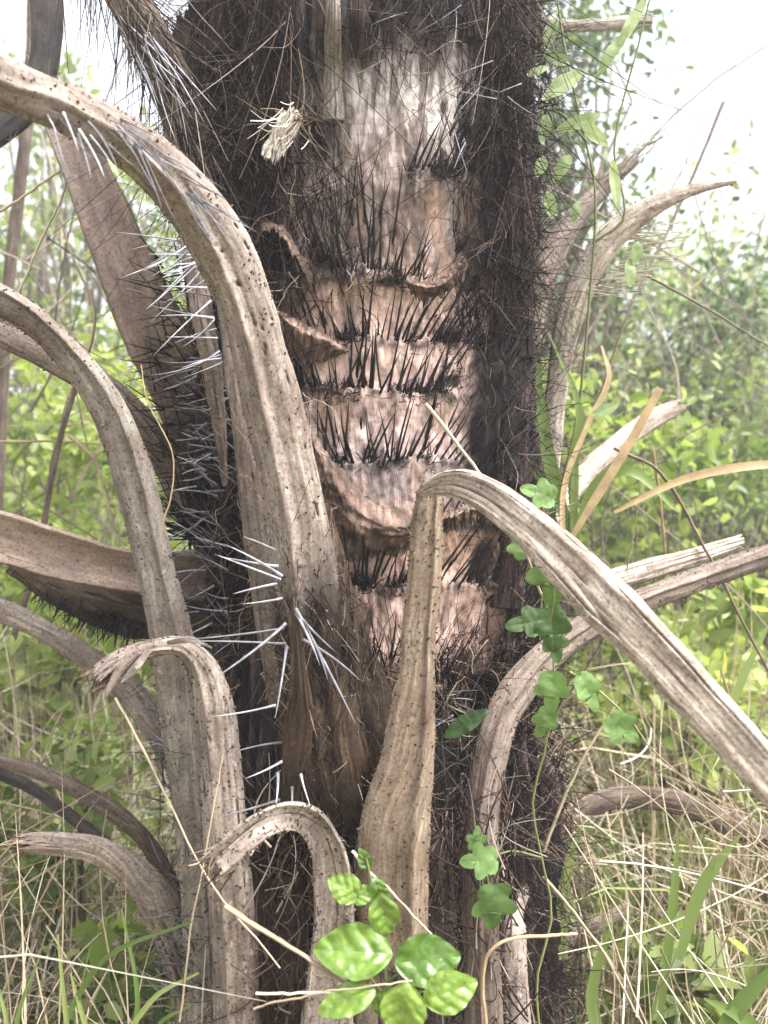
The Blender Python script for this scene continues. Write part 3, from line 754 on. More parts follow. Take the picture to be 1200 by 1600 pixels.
flap([[(470, 636, 1.32), (500, 688, 1.315), (536, 736, 1.315), (580, 778, 1.325), (640, 800, 1.33)],
      [(470, 652, 1.298), (498, 706, 1.29), (534, 764, 1.286), (580, 812, 1.287), (648, 826, 1.295)],
      [(474, 676, 1.305), (494, 740, 1.298), (524, 790, 1.292), (570, 832, 1.29), (645, 838, 1.305)],
      [(480, 730, 1.325), (492, 800, 1.325), (514, 850, 1.322), (560, 870, 1.322), (640, 858, 1.325)]], M_FLAP, trunk, label='large reddish brown flap hanging under a sagging lip', seed=1, k=26)
flap([[(430, 478, 1.325), (466, 500, 1.32), (504, 520, 1.32), (548, 545, 1.325)], [(438, 494, 1.29), (470, 516, 1.287), (506, 530, 1.292), (544, 548, 1.31)],
      [(446, 530, 1.32), (474, 562, 1.318), (500, 560, 1.318), (530, 556, 1.32)]], M_FLAP, trunk, label='small curled flap beside the largest stalk', seed=2)
flap([[(636, 430, 1.318), (660, 440, 1.312), (690, 434, 1.312), (722, 396, 1.315)], [(636, 440, 1.298), (662, 449, 1.29), (694, 443, 1.29), (727, 402, 1.30)],
      [(640, 452, 1.318), (664, 460, 1.314), (694, 456, 1.314), (730, 416, 1.318)]], M_FLAP, trunk, label='small hooked lip of bark near the top of the bare patch', seed=3)
flap([[(398, 372, 1.31), (412, 346, 1.305), (440, 354, 1.305), (470, 396, 1.31), (492, 440, 1.32)], [(400, 378, 1.292), (416, 354, 1.282), (438, 362, 1.282), (464, 402, 1.292), (486, 444, 1.31)]],
     M_FLAP, trunk, label='arched rim over a dark hole', seed=4)
flap([[(690, 800, 1.32), (720, 790, 1.31), (750, 780, 1.33)], [(690, 812, 1.295), (722, 802, 1.29), (752, 792, 1.31)], [(692, 830, 1.32), (722, 820, 1.315), (752, 805, 1.33)]], M_FLAP, trunk, seed=5)
# ---- whitish fibre tuft
flap([[(438, 176, 1.28), (455, 170, 1.272), (474, 178, 1.28)], [(422, 208, 1.262), (442, 204, 1.255), (462, 212, 1.268)], [(406, 236, 1.25), (426, 246, 1.248), (444, 240, 1.258)]], M_TUFTM, palm, name='fibre_scrap', label='whitish torn scrap of fibre hanging from the dark upper trunk', seed=12, m=60)
n = 34
a = RNG.normal(size=(n, 3))
base = P(448, 196, 1.256) + a * [.011, .003, .012]
dirn = norm(np.array([-.6, -.25, -1.0]) + RNG.normal(size=(n, 3)) * .13)
s = np.linspace(0, 1, 6)
pa = base[:, None] + dirn[:, None] * (RNG.uniform(.02, .042, n)[:, None] * s)[..., None] + (RNG.normal(size=(n, 1, 3)) * .012) * (s ** 2)[None, :, None]
Vs, Q, idx = tubes(pa, RNG.uniform(.0006, .0013, n)[:, None] * np.linspace(1, .7, 6), 3)
mesh('fibre_tuft', Vs, [Q], M_TUFT, palm, attrs={'rnd': RNG.random(n)[idx]})
n = 26
ang = RNG.uniform(0, 2 * math.pi, n)
base = P(470, 185, 1.265) + RNG.normal(size=(n, 3)) * [.012, .006, .012]
dirn = np.stack([np.cos(ang), -.3 + 0 * ang, np.sin(ang)], -1)
pa = base[:, None] + dirn[:, None] * (RNG.uniform(.03, .085, n)[:, None] * s)[..., None] + (RNG.normal(size=(n, 1, 3)) * .02) * (s ** 2)[None, :, None]
Vs, Q, idx = tubes(pa, RNG.uniform(.0006, .0012, n)[:, None] * np.linspace(1, .4, 6), 3)
tag(mesh('fibre_strands', Vs, [Q], M_FIBRE_T, palm, attrs={'rnd': RNG.random(n)[idx]}), kind='stuff')

# ---- long grey spines on the stalks
nsp = [0]
def spine(parent, x0, y0, x1, y1, Y0, Y1, w, mat=M_SPINE_G, name='stalk_spine', collect=None):
    a, b = P(x0, y0, Y0), P(x1, y1, Y1)
    L = np.linalg.norm(b - a)
    s = np.linspace(0, 1, 7)[:, None]
    bend = RNG.normal(size=3) * .05 * L
    pa = a + (b - a) * s + bend * (s * (1 - s)) * 1.5
    r = (w * (.62 if w > 5 else .9) / 2 / F * (Y0 + Y1) / 2) * np.array([1.5, 1.05, .95, .85, .7, .45, .1])
    if collect is not None:
        collect.append((pa, r)); return
    Vs, Q, idx = tubes(pa[None], r[None], 4 if False else 6)
    mesh(name, Vs, [Q], mat, parent, attrs={'rnd': np.full(len(Vs), random.random())})
    nsp[0] += 1
U = RNG.uniform
# the fan under the largest stalk
for q in ((462, 952, 556, 1132, 1.13, 1.02, 9), (466, 960, 526, 1020, 1.13, 1.06, 7), (470, 968, 512, 1062, 1.13, 1.06, 8), (474, 1000, 562, 1062, 1.13, 1.05, 7), (462, 958, 500, 1040, 1.13, 1.07, 7),
          (446, 975, 326, 1066, 1.13, 1.02, 8), (444, 982, 282, 1000, 1.14, 1.06, 7), (448, 1010, 430, 1122, 1.13, 1.06, 7), (446, 1006, 290, 1002, 1.14, 1.08, 6), (440, 935, 376, 944, 1.14, 1.07, 6),
          (438, 905, 336, 866, 1.15, 1.08, 6), (440, 900, 350, 850, 1.15, 1.09, 5), (432, 912, 364, 928, 1.15, 1.1, 5), (430, 860, 380, 838, 1.16, 1.1, 5), (434, 885, 345, 870, 1.15, 1.1, 5),
          (440, 1160, 352, 1180, 1.16, 1.1, 6), (440, 1190, 384, 1216, 1.16, 1.1, 6), (430, 1102, 330, 1120, 1.17, 1.12, 4), (470, 1210, 486, 1262, 1.16, 1.12, 6), (434, 1208, 430, 1262, 1.17, 1.12, 5),
          (436, 1250, 346, 1275, 1.18, 1.1, 5), (456, 1230, 452, 1290, 1.17, 1.12, 4)):
    spine(keelfib if q[1] > 925 else A, *q)
# lying along the top of the arching part
for k in range(36):
    x = U(150, 345); y = np.interp(x, [110, 200, 285, 345], [150, 196, 262, 340]) + U(-16, 18)
    an = math.radians(U(25, 68)); L = U(60, 125)
    spine(A, x - 30, y - 10, x - 30 + L * math.cos(an), y - 10 + L * math.sin(an), 1.0, .96, U(2.2, 4))
for k in range(8):
    x = U(60, 150); y = 165 + (x - 60) * .4 + U(-10, 20); an = math.radians(U(50, 75)); L = U(60, 100)
    spine(A, x, y, x + L * math.cos(an), y + L * math.sin(an), .93, .9, U(3, 5))
# pointing left from its edge
rest_s = []
for k in range(26):
    y = U(370, 570); an = math.radians(U(165, 228)); L = U(60, 130)
    x = np.interp(y, [370, 450, 590], [296, 326, 350])
    spine(Ks if False else A, x, y, x + L * math.cos(an), y + -L * math.sin(an), 1.25, 1.17, U(2.2, 3.6))
# dark stalk at the very top left
for k in range(12):
    x = U(170, 265); y = 20 + (x - 170) * .9 + U(-40, 30); an = math.radians(U(40, 75)); L = U(80, 170)
    spine(Ks, x, y, x + L * math.cos(an), y + L * math.sin(an), 1.32, 1.22, U(3, 4.5))
# comb of needles on the pale stalk upper right
needles = []
for k in range(46):
    q = k / 45; x = 1010 + 40 * q - 110 * q * q; y = 350 + 110 * q
    L = U(70, 130); an = math.radians(U(-14, 10))
    spine(Pst, x - 30, y + U(-5, 5), x - 30 + L * math.cos(an), y + L * math.sin(an), 1.6, 1.55, 2.4, collect=needles)
for k in range(26):
    q = k / 25; x = 930 + 90 * q; y = 285 - 60 * q; an = math.radians(U(-50, -28)); L = U(50, 90)
    spine(Pst, x, y + U(-10, 20), x + L * math.cos(an), y + L * math.sin(an), 1.84, 1.8, 2.2, collect=needles)
Vs, Q, idx = tubes(np.stack([p for p, r in needles]), np.stack([r for p, r in needles]), 3)
tag(mesh('needles', Vs, [Q], M_TUFT, Pst, attrs={'rnd': RNG.random(len(needles))[idx]}), kind='stuff')
# many more, small: left margin of the trunk, sheath underside, lower left
more = []
for k in range(80):
    x = U(300, 375); y = U(560, 1000); an = math.radians(U(140, 235)); L = U(25, 75)
    spine(palm, x, y, x + L * math.cos(an), y + L * math.sin(an), 1.33, 1.25, U(2, 4), collect=more)
for k in range(70):
    x = U(250, 330); y = U(1150, 1560); an = math.radians(U(60, 230)); L = U(30, 90)
    spine(palm, x, y, x + L * math.cos(an), y - L * math.sin(an), 1.33, 1.25, U(2, 4.5), collect=more)
for k in range(60):
    x = U(640, 800); y = U(1080, 1300); an = math.radians(U(0, 360)); L = U(25, 60)
    spine(palm, x, y, x + L * math.cos(an), y + L * math.sin(an), 1.33, 1.27, U(1.5, 3), collect=more)
for k in range(22):
    x = U(560, 820); y = U(0, 240); an = math.radians(U(0, 360)); L = U(30, 110)
    spine(palm, x, y, x + L * math.cos(an), y + L * math.sin(an), 1.31, 1.26, U(1.2, 2.2), collect=more)
Vs, Q, idx = tubes(np.stack([p for p, r in more]), np.stack([r for p, r in more]), 4)
tag(mesh('stalk_spines', Vs, [Q], M_SPINE_G, palm, attrs={'rnd': (RNG.random(len(more)) * .8)[idx]}), kind='stuff')
blk = []
for k in range(150):
    x = U(60, 230); y = np.interp(x, [60, 230], [905, 985]) + U(-12, 18); an = math.radians(U(60, 150)); L = U(20, 55)
    spine(palm, x, y, x + L * math.cos(an), y + L * math.sin(an), 1.42, 1.38, U(2, 3.5), collect=blk)
for k in range(60):
    an = math.radians(U(175, 275)); L = U(60, 150)
    x = U(290, 330); y = U(800, 860)
    spine(palm, x, y, x + L * math.cos(an) * .8, y + L * math.sin(an), 1.44, 1.38, U(2, 4), collect=blk)
for k in range(90):
    x = U(240, 330); y = U(400, 760); an = math.radians(U(150, 260)); L = U(30, 90)
    spine(palm, x, y, x + L * math.cos(an), y + L * math.sin(an), 1.44, 1.38, U(2, 3.5), collect=blk)
for k in range(60):
    x = U(815, 842); y = U(0, 780); an = math.radians(U(-70, 20)); L = U(20, 60)
    spine(palm, x, y, x + L * math.cos(an), y + L * math.sin(an), 1.5, 1.47, U(2, 3), collect=blk)
Vs, Q, idx = tubes(np.stack([p for p, r in blk]), np.stack([r for p, r in blk]), 4)
tag(mesh('bark_spines', Vs, [Q], M_SPINE_K, palm, attrs={'rnd': RNG.random(len(blk))[idx]}), kind='stuff')

# long hanging strands at the top
n = 420
x = np.concatenate([RNG.uniform(250, 470, 260), RNG.uniform(740, 850, 160)]); y = RNG.uniform(-120, 260, n)
t_, z_ = hit(np.clip(x, 322, 836), y)
p0 = spos(t_, z_, .02)
an = RNG.normal(0, .45, n); L = RNG.uniform(.08, .3, n)
s = np.linspace(0, 1, 12)
dx = np.stack([np.sin(an), RNG.normal(-.12, .1, n), -np.cos(an)], -1)
pa = p0[:, None] + dx[:, None] * (L[:, None] * s)[..., None] + (RNG.normal(size=(n, 1, 3)) * [.05, .02, .03]) * (s ** 2)[None, :, None]
q = pa - TC; rr_ = np.hypot(q[..., 0], q[..., 1]); f = np.maximum(.31 / rr_, 1)
pa[..., 0] = TC[0] + q[..., 0] * f; pa[..., 1] = TC[1] + q[..., 1] * f
Vs, Q, idx = tubes(pa, RNG.uniform(.0006, .0013, n)[:, None] * np.linspace(1, .4, 12), 3)
tag(mesh('hanging_strands', Vs, [Q], M_FIBRE, palm, attrs={'rnd': (RNG.random(n))[idx]}), kind='stuff')

# loose strips and fibres between the stalk feet, and along the flanks of the stalks
n = 900
x = RNG.uniform(395, 800, n); y = RNG.uniform(1240, 1620, n); Y = RNG.uniform(1.17, 1.3, n)
an = RNG.normal(0, .4, n) + math.pi / 2; L = RNG.uniform(.03, .16, n)
p0 = np.stack([(x - 600) / F * Y, Y, H - (y - 800) / F * Y], -1)
dv = np.stack([np.cos(an), RNG.normal(0, .12, n), np.sin(an)], -1); s = np.linspace(-.5, .5, 9)
pa = p0[:, None] + dv[:, None] * (L[:, None] * s)[..., None] + (RNG.normal(size=(n, 1, 3)) * .02) * (s ** 2 * 4)[None, :, None]
Vs, Q, idx = tubes(pa, RNG.uniform(.0006, .002, n)[:, None] * np.linspace(1, .5, 9), 3)
tag(mesh('loose_strips', Vs, [Q], M_FIBRE, palm, attrs={'rnd': (.35 + .65 * RNG.random(n))[idx]}), kind='stuff')
fz_, fr_ = [], []
for nm_, o_ in list(o_frames.items()):
    sp, T_, S_, N_ = o_
    wm = sp[:, 3].mean()
    if wm < .02: continue
    m_ = int(46 * len(sp) / 400 * (1.6 if wm > .06 else 1))
    k = RNG.integers(0, len(sp) - 1, m_); u = RNG.choice([-1, 1], m_) * RNG.uniform(.55, 1.0, m_)
    b = sp[k, :3] + S_[k] * (u * sp[k, 3] * .5)[:, None] + N_[k] * (sp[k, 3] * .5 * .42 * (1 - np.abs(u) * .75))[:, None]
    d = norm(T_[k] * RNG.choice([-1, 1], (m_, 1)) + S_[k] * (u * RNG.uniform(0, .8, m_))[:, None] + N_[k] * RNG.uniform(0, .35, (m_, 1)))
    s = np.linspace(0, 1, 7)
    fz_.append(b[:, None] + d[:, None] * (RNG.uniform(.008, .035, m_)[:, None] * s)[..., None] + RNG.normal(size=(m_, 1, 3)) * .008 * (s ** 2)[None, :, None]); fr_.append(RNG.uniform(.0003, .0008, m_))
sp, T_, S_, N_ = o_frames[boot.name]                  # matted fibres over the rounded base
m_ = 900
k = RNG.integers(70, 385, m_); u = RNG.uniform(-.95, .95, m_)
b = sp[k, :3] + S_[k] * (u * sp[k, 3] * .5)[:, None] + N_[k] * (sp[k, 3] * .5 * np.interp(u, [-1, -.6, 0, .6, 1], [0, .4, .55, .45, 0]))[:, None]
d = norm(T_[k] * RNG.choice([-1, 1], (m_, 1)) + S_[k] * RNG.normal(0, .45, (m_, 1)) + N_[k] * RNG.uniform(.0, .3, (m_, 1)))
s = np.linspace(0, 1, 7)
pa = b[:, None] + d[:, None] * (RNG.uniform(.01, .05, m_)[:, None] * s)[..., None] + RNG.normal(size=(m_, 1, 3)) * .012 * (s ** 2)[None, :, None]
Vs, Q, idx = tubes(pa, RNG.uniform(.0004, .0011, m_)[:, None] * np.linspace(1, .4, 7), 3)
tag(mesh('matted_fibres', Vs, [Q], M_FIBRE, palm, attrs={'rnd': (RNG.random(m_) ** 1.2)[idx]}), kind='stuff')
sp, T_, S_, N_ = o_frames[A.name]
m_ = 420
k = np.clip(400 - np.abs(RNG.normal(0, 34, m_)).astype(int), 250, 398); u = RNG.uniform(-.95, .95, m_)
b = sp[k, :3] + S_[k] * (u * sp[k, 3] * .5)[:, None] + N_[k] * (sp[k, 3] * .5 * np.interp(u, [-1, -.75, -.2, .5, 1], [0, .42, .85, .6, 0]))[:, None]
d = norm(T_[k] * RNG.choice([-1, 1], (m_, 1)) + S_[k] * RNG.normal(0, .4, (m_, 1)) + N_[k] * RNG.uniform(.0, .25, (m_, 1)))
pa = b[:, None] + d[:, None] * (RNG.uniform(.01, .045, m_)[:, None] * s)[..., None] + RNG.normal(size=(m_, 1, 3)) * .01 * (s ** 2)[None, :, None]
Vs, Q, idx = tubes(pa, RNG.uniform(.0004, .001, m_)[:, None] * np.linspace(1, .4, 7), 3)
tag(mesh('matted_fibres', Vs, [Q], M_FIBRE, palm, attrs={'rnd': (RNG.random(m_) ** 1.2)[idx]}), kind='stuff')
# torn fibres at broken ends
for nm_, cnt in ((Ds.name, 60), (Fs.name, 50), (Es.name, 14)):
    sp, T_, S_, N_ = o_frames[nm_]
    u = RNG.uniform(-.9, .9, cnt); b = sp[12, :3] + S_[12] * (u * sp[12, 3] * .5)[:, None] + N_[12] * (RNG.uniform(-.3, .4, cnt) * sp[12, 3] * .5)[:, None]
    d = norm(-T_[0] + RNG.normal(size=(cnt, 3)) * .22); s = np.linspace(0, 1, 7)
    fz_.append(b[:, None] + d[:, None] * (RNG.uniform(.012, .035, cnt)[:, None] * s)[..., None] + RNG.normal(size=(cnt, 1, 3)) * .006 * (s ** 2)[None, :, None]); fr_.append(RNG.uniform(.0006, .0018, cnt))
fz_ = np.concatenate(fz_); fr_ = np.concatenate(fr_)
Vs, Q, idx = tubes(fz_, fr_[:, None] * np.linspace(1, .4, 7), 3)
tag(mesh('frayed_fibres', Vs, [Q], M_FIBRE_T, palm, attrs={'rnd': RNG.random(len(fz_))[idx]}), kind='stuff')
# shaggy needles hanging over the top left
n = 330
q = RNG.uniform(0, 1, n)
x = 120 + 190 * q + RNG.normal(0, 16, n); y = -60 + 330 * q ** 1.5 - RNG.uniform(0, 60, n)
Y = RNG.uniform(1.26, 1.42, n); an = np.radians(RNG.uniform(28, 100, n)); L = RNG.uniform(.05, .2, n)
p0 = np.stack([(x - 600) / F * Y, Y, H - (y - 800) / F * Y], -1)
dv = np.stack([np.cos(an), RNG.normal(-.05, .1, n), -np.sin(an)], -1); s = np.linspace(0, 1, 9)
pa = p0[:, None] + dv[:, None] * (L[:, None] * s)[..., None] - np.array([0, 0, .05]) * (s ** 2)[None, :, None] * L[:, None, None]
Vs, Q, idx = tubes(pa, RNG.uniform(.0006, .0016, n)[:, None] * np.linspace(1, .3, 9), 3)
tag(mesh('hanging_strands', Vs, [Q], M_FIBRE, palm, attrs={'rnd': (RNG.random(n))[idx]}), kind='stuff')

# ------------------------------------------------------------------ detailed leaves
def leaf_verts(shape, size, base, dirv, normal, droop=.25, cup=.15, k=40, rings=7, quilt=.012):
    """shape(phi)->outline points relative to base in (side, along); fan of rings between the midrib and the outline"""
    ol = np.array([shape(f) for f in np.linspace(0, 1, k)])           # k,2 from base round to base
    mid = np.stack([0 * ol[:, 0], np.clip(ol[:, 1], .02, .97)], -1)
    q = np.linspace(0, 1, rings)[None, :, None]
    g = mid[:, None] * (1 - q) + ol[:, None] * q                    # k, rings, 2
    side, al = g[..., 0], g[..., 1]
    ph = RNG.uniform(0, 6)
    z = cup * np.abs(side) - droop * al ** 2 + quilt * .8 * np.abs(np.sin(al * 13 - np.abs(side) * 11)) + .022 * np.sin(side * 9 + al * 6 + ph) + .05 * fbm(side * 4 + ph, al * 4, seed=4)
    d = norm(np.asarray(dirv, float)); nrm = norm(np.asarray(normal, float)); sdv = norm(np.cross(d, nrm)); nrm = np.cross(sdv, d)
    V = np.asarray(base) + size * (side[..., None] * sdv + al[..., None] * d + z[..., None] * nrm)
    return V.reshape(-1, 3), grid_faces(k, rings)

def ovate(w=.62, p=.9):
    def f(t):
        s = 1 if t < .5 else -1
        a = t * 2 if t < .5 else (1 - t) * 2
        hw = w / 2 * (math.sin(math.pi * a ** p) ** .75) * (1 + .02 * math.sin(a * 30))
        return (s * hw, a)
    return f
def lobed(w=1.0, side=.8, nb=5):
    def f(t):
        a = (t - .5) * 2 * math.radians(168)            # 0 = tip direction
        r = .16
        for c, l, wd in ((0, 1.0, .36), (math.radians(58), side, .34), (-math.radians(58), side, .34), (math.radians(122), side * .72, .40), (-math.radians(122), side * .72, .40)):
            r = max(r, (.46 + (l - .46) * max(0, 1 - (abs(a - c) / (wd * 1.5)) ** 1.7)) * .72)
        return (-r * math.sin(a) * w, .28 + r * math.cos(a))
    return f

def leaf_obj(name, parent, shape, cx, cy, Y, size_px, ang, mat, tilt=(0, -1, .35), droop=.25, rnd=None, **kw):
    """leaf centred near (cx,cy), pointing along ang degrees in the picture (0 right, 90 up)"""
    sz = size_px / F * Y
    a = math.radians(ang)
    d = np.array([math.cos(a), -.15, math.sin(a)])
    base = P(cx, cy, Y) - norm(d) * sz * .5
    V, Fq = leaf_verts(shape, sz, base, d, tilt, droop, **kw)
    return mesh(name, V, [Fq], mat, parent, attrs={'rnd': np.full(len(V), random.random() if rnd is None else rnd)}), base

def stem_obj(name, parent, paths, w_px, mat, origin=None, k=6, **kw):
    P_ = []; R_ = []
    for pth in paths:
        sp = pxpath([(*p, w_px) for p in pth], 26)
        P_.append(sp[:, :3]); R_.append(sp[:, 3] / 2 * np.linspace(1.1, .7, 26))
    Vs, Q, idx = tubes(np.stack(P_), np.stack(R_), k)
    return mesh(name, Vs, [Q], mat, parent, origin=origin, attrs={'rnd': RNG.random(len(P_))[idx]})

# sapling at the foot of the palm
M_STEM = rnd_mat('green_stem', [(0, (.10, .13, .04)), (1, (.2, .2, .08))], .6)
sap = tag(empty('sapling', P(602, 1680, 1.02)), 'young sapling with large glossy oval green leaves at the foot of the palm', 'sapling')
stem_obj('stem', sap, [[(602, 1760, 1.03), (604, 1600, 1.02), (600, 1500, 1.01), (585, 1400, 1.01), (572, 1340, 1.01)], [(602, 1500, 1.01), (600, 1450, 1.005), (598, 1430, 1.0)],
                       [(604, 1580, 1.02), (640, 1560, 1.0), (660, 1545, .98)], [(603, 1560, 1.02), (580, 1530, 1.0), (560, 1500, .98)], [(600, 1540, 1.01), (625, 1520, 1.0), (650, 1505, .99)]], 5, M_STEM)
for cx, cy, Y, s_, an, tl, r_, w in ((553, 1486, .98, 124, 172, (-.1, -1, .55), .6, .66), (667, 1500, .98, 104, 10, (.1, -1, .5), .25, .74), (541, 1562, .96, 96, 190, (0, -.8, .9), .7, .55), (702, 1550, .96, 88, 22, (.2, -1, .5), .8, .72),
                                  (630, 1582, .95, 92, 260, (0, -.8, .8), .95, .8), (540, 1388, 1.0, 58, 150, (-.2, -1, .5), .8, .8), (566, 1398, 1.0, 42, 30, (.1, -1, .5), .6, .7), (600, 1432, .99, 70, 275, (0, -1, .4), .7, .7),
                                  (592, 1394, 1.0, 48, 290, (.1, -1, .3), .35, .6), (570, 1345, 1.01, 40, 110, (0, -1, .5), .2, .55), (598, 1566, .99, 46, 60, (0, -1, .5), .4, .7), (690, 1500, 1.0, 44, 40, (0, -1, .5), .5, .6)):
    leaf_obj('leaf', sap, ovate(w), cx, cy, Y, s_, an, M_GLOSS, tl, .22, r_, cup=.16, quilt=.03, k=90, rings=16)

# vines with lobed leaves
vine = tag(empty('climbing_vine', P(858, 1560, 1.22)), 'climbing vine with lobed dark green leaves hanging right of the trunk', 'vine')
stem_obj('stem', vine, [[(858, 1700, 1.23), (838, 1540, 1.21), (862, 1430, 1.22), (846, 1340, 1.21), (832, 1250, 1.2), (852, 1170, 1.2), (866, 1040, 1.19), (852, 940, 1.18), (858, 850, 1.2), (840, 760, 1.25)], [(850, 1160, 1.2), (880, 1100, 1.19), (925, 1070, 1.18)],
                        [(846, 1340, 1.21), (800, 1330, 1.2), (755, 1340, 1.18), (740, 1310, 1.18)], [(755, 1340, 1.18), (765, 1390, 1.17), (770, 1430, 1.16)], [(925, 1070, 1.18), (980, 1120, 1.17), (1010, 1160, 1.16)]], 4, M_STEM)
for cx, cy, s_, an, Y, r_ in ((866, 905, 96, 260, 1.16, .5), (824, 972, 74, 185, 1.15, .1), (864, 985, 78, 275, 1.14, .1), (862, 1082, 70, 265, 1.15, .8), (922, 1082, 70, 300, 1.15, .7), (850, 1130, 56, 250, 1.16, .6),
                              (975, 1140, 66, 320, 1.15, .85), (842, 770, 62, 160, 1.22, .9), (812, 850, 52, 120, 1.22, .8), (748, 1345, 64, 180, 1.13, .8), (772, 1420, 80, 270, 1.12, .3), (745, 1310, 40, 80, 1.14, .6),
                              (728, 1130, 92, 35, 1.2, .0), (868, 1010, 60, 285, 1.15, .2)):
    leaf_obj('leaf', vine, lobed(1, U(.6, .85)) if s_ != 92 else ovate(.35), cx, cy, Y, s_ * .9, an, M_VINE, (U(-.4, .4), -1, U(.1, .7)), .2, r_, k=96)
vine2 = tag(empty('climbing_vine', P(900, 640, 1.5)), 'pale overhead vine with lance shaped leaves hanging against the bright sky', 'vine')
stem_obj('stem', vine2, [[(905, 640, 1.5), (920, 480, 1.48), (930, 300, 1.46), (905, 180, 1.45), (880, 60, 1.45), (860, -80, 1.45)], [(925, 380, 1.47), (975, 340, 1.45), (960, 230, 1.44), (1000, 60, 1.42), (1030, -60, 1.4)],
                         [(915, 220, 1.45), (880, 180, 1.44), (850, 170, 1.44)], [(905, 640, 1.5), (850, 900, 1.5), (840, 1200, 1.45)]], 4, M_STEM)
for cx, cy, s_, an, w in ((880, 130, 110, 215, .4), (905, 190, 100, 200, .35), (955, 80, 150, 235, .22), (990, 30, 120, 60, .25), (860, 50, 70, 250, .5), (930, 210, 70, 320, .5), (962, 290, 120, 275, .22), (850, 200, 60, 260, .6),
                          (880, 260, 60, 240, .6), (840, 110, 50, 200, .6), (860, 320, 60, 280, .5), (900, 330, 50, 250, .5), (995, 395, 50, 260, .7), (870, 90, 60, 160, .6), (845, 260, 46, 250, .7), (985, 425, 60, 275, .5), (945, 640, 60, 200, .5)):
    leaf_obj('leaf', vine2, ovate(w * .8), cx, cy, 1.42, s_ * .78, an, M_VINE_P, (U(-.5, .5), -1, U(-.2, .6)), .15, None, k=24, rings=5)

# single strap leaves of grass
def blades(name, defs, mat, label, cat, base):
    e = tag(empty(name, base), label, cat)
    for pts in defs:
        sp = pxpath(pts, 30)
        Vs, Q, idx = ribbons(sp[None, :, :3], sp[None, :, 3], face=np.array([[[.1, -1, .2]]]), fold=.3)
        mesh('blade', Vs, [Q], mat, e, attrs={'rnd': np.full(len(Vs), U(.3, .95))})
    return e
blades('grass_clump', [[(900, 860, 1.5, 10), (868, 760, 1.49, 22), (852, 680, 1.48, 20), (838, 560, 1.47, 3)], [(900, 860, 1.5, 8), (895, 740, 1.49, 16), (905, 640, 1.48, 12), (862, 530, 1.47, 3)],
                       [(895, 860, 1.5, 8), (930, 760, 1.49, 18), (985, 735, 1.47, 18), (1060, 800, 1.45, 3)], [(895, 860, 1.5, 8), (898, 760, 1.49, 13), (902, 680, 1.48, 3)], [(880, 860, 1.5, 8), (835, 730, 1.49, 12), (800, 700, 1.48, 3)],
                       [(905, 900, 1.5, 10), (860, 860, 1.48, 16), (790, 820, 1.46, 14), (745, 770, 1.44, 2)]],
       M_GRASS, 'fresh green blades of grass sprouting right of the trunk at mid height', 'grass', P(900, 900, 1.5))
blades('grass_clump', [[(80, 1660, 1.1, 8), (120, 1560, 1.1, 9), (175, 1490, 1.08, 8), (300, 1440, 1.05, 3)], [(110, 1660, 1.1, 8), (100, 1560, 1.1, 7), (90, 1460, 1.1, 3)], [(150, 1660, 1.1, 9), (130, 1590, 1.1, 8), (110, 1520, 1.1, 3)],
                       [(20, 1660, 1.08, 9), (30, 1580, 1.08, 7), (60, 1500, 1.08, 3)], [(200, 1660, 1.12, 9), (215, 1560, 1.12, 8), (190, 1420, 1.12, 3)], [(160, 1680, 1.1, 9), (240, 1560, 1.1, 8), (310, 1520, 1.1, 3)],
                       [(0, 1660, 1.1, 8), (10, 1600, 1.1, 7), (-10, 1520, 1.1, 3)], [(230, 1680, 1.12, 7), (250, 1600, 1.12, 7), (300, 1570, 1.12, 3)]],
       M_GRASS, 'green grass clump in the lower left corner', 'grass', P(120, 1680, 1.1))
blades('grass_clump', [[(1030, 1600, 1.5, 10), (1050, 1430, 1.5, 16), (1060, 1300, 1.5, 3)], [(1100, 1680, 1.2, 20), (1150, 1580, 1.2, 30), (1240, 1480, 1.2, 4)], [(880, 1500, 1.5, 16), (878, 1400, 1.5, 24), (905, 1290, 1.5, 3)],
                       [(1060, 1500, 1.4, 14), (1100, 1380, 1.4, 22), (1160, 1300, 1.4, 3)], [(960, 1680, 1.35, 14), (925, 1560, 1.35, 20), (960, 1430, 1.35, 3)], [(900, 1440, 1.5, 12), (870, 1380, 1.5, 18), (840, 1420, 1.5, 3)],
                       [(1180, 1680, 1.2, 24), (1170, 1600, 1.2, 26), (1100, 1560, 1.2, 3)], [(1130, 1150, 1.6, 8), (1160, 1060, 1.6, 14), (1200, 980, 1.6, 3)]],
       M_GRASS, 'broad green grass blades among the straw in the lower right', 'grass', P(1000, 1680, 1.3))
blades('dead_grass_clump', [[(893, 840, 1.46, 8), (930, 780, 1.45, 14), (985, 690, 1.44, 14), (1032, 606, 1.43, 12)], [(880, 860, 1.48, 7), (882, 760, 1.47, 9), (920, 660, 1.46, 8), (952, 590, 1.45, 9), (940, 540, 1.45, 3)],
                      [(960, 800, 1.4, 6), (1060, 752, 1.38, 12), (1140, 732, 1.36, 14), (1240, 722, 1.35, 12)], 
                      ],
       M_STRAW_O, 'bright tan dead grass blades standing among the green ones on the right', 'dead grass', P(890, 900, 1.46))

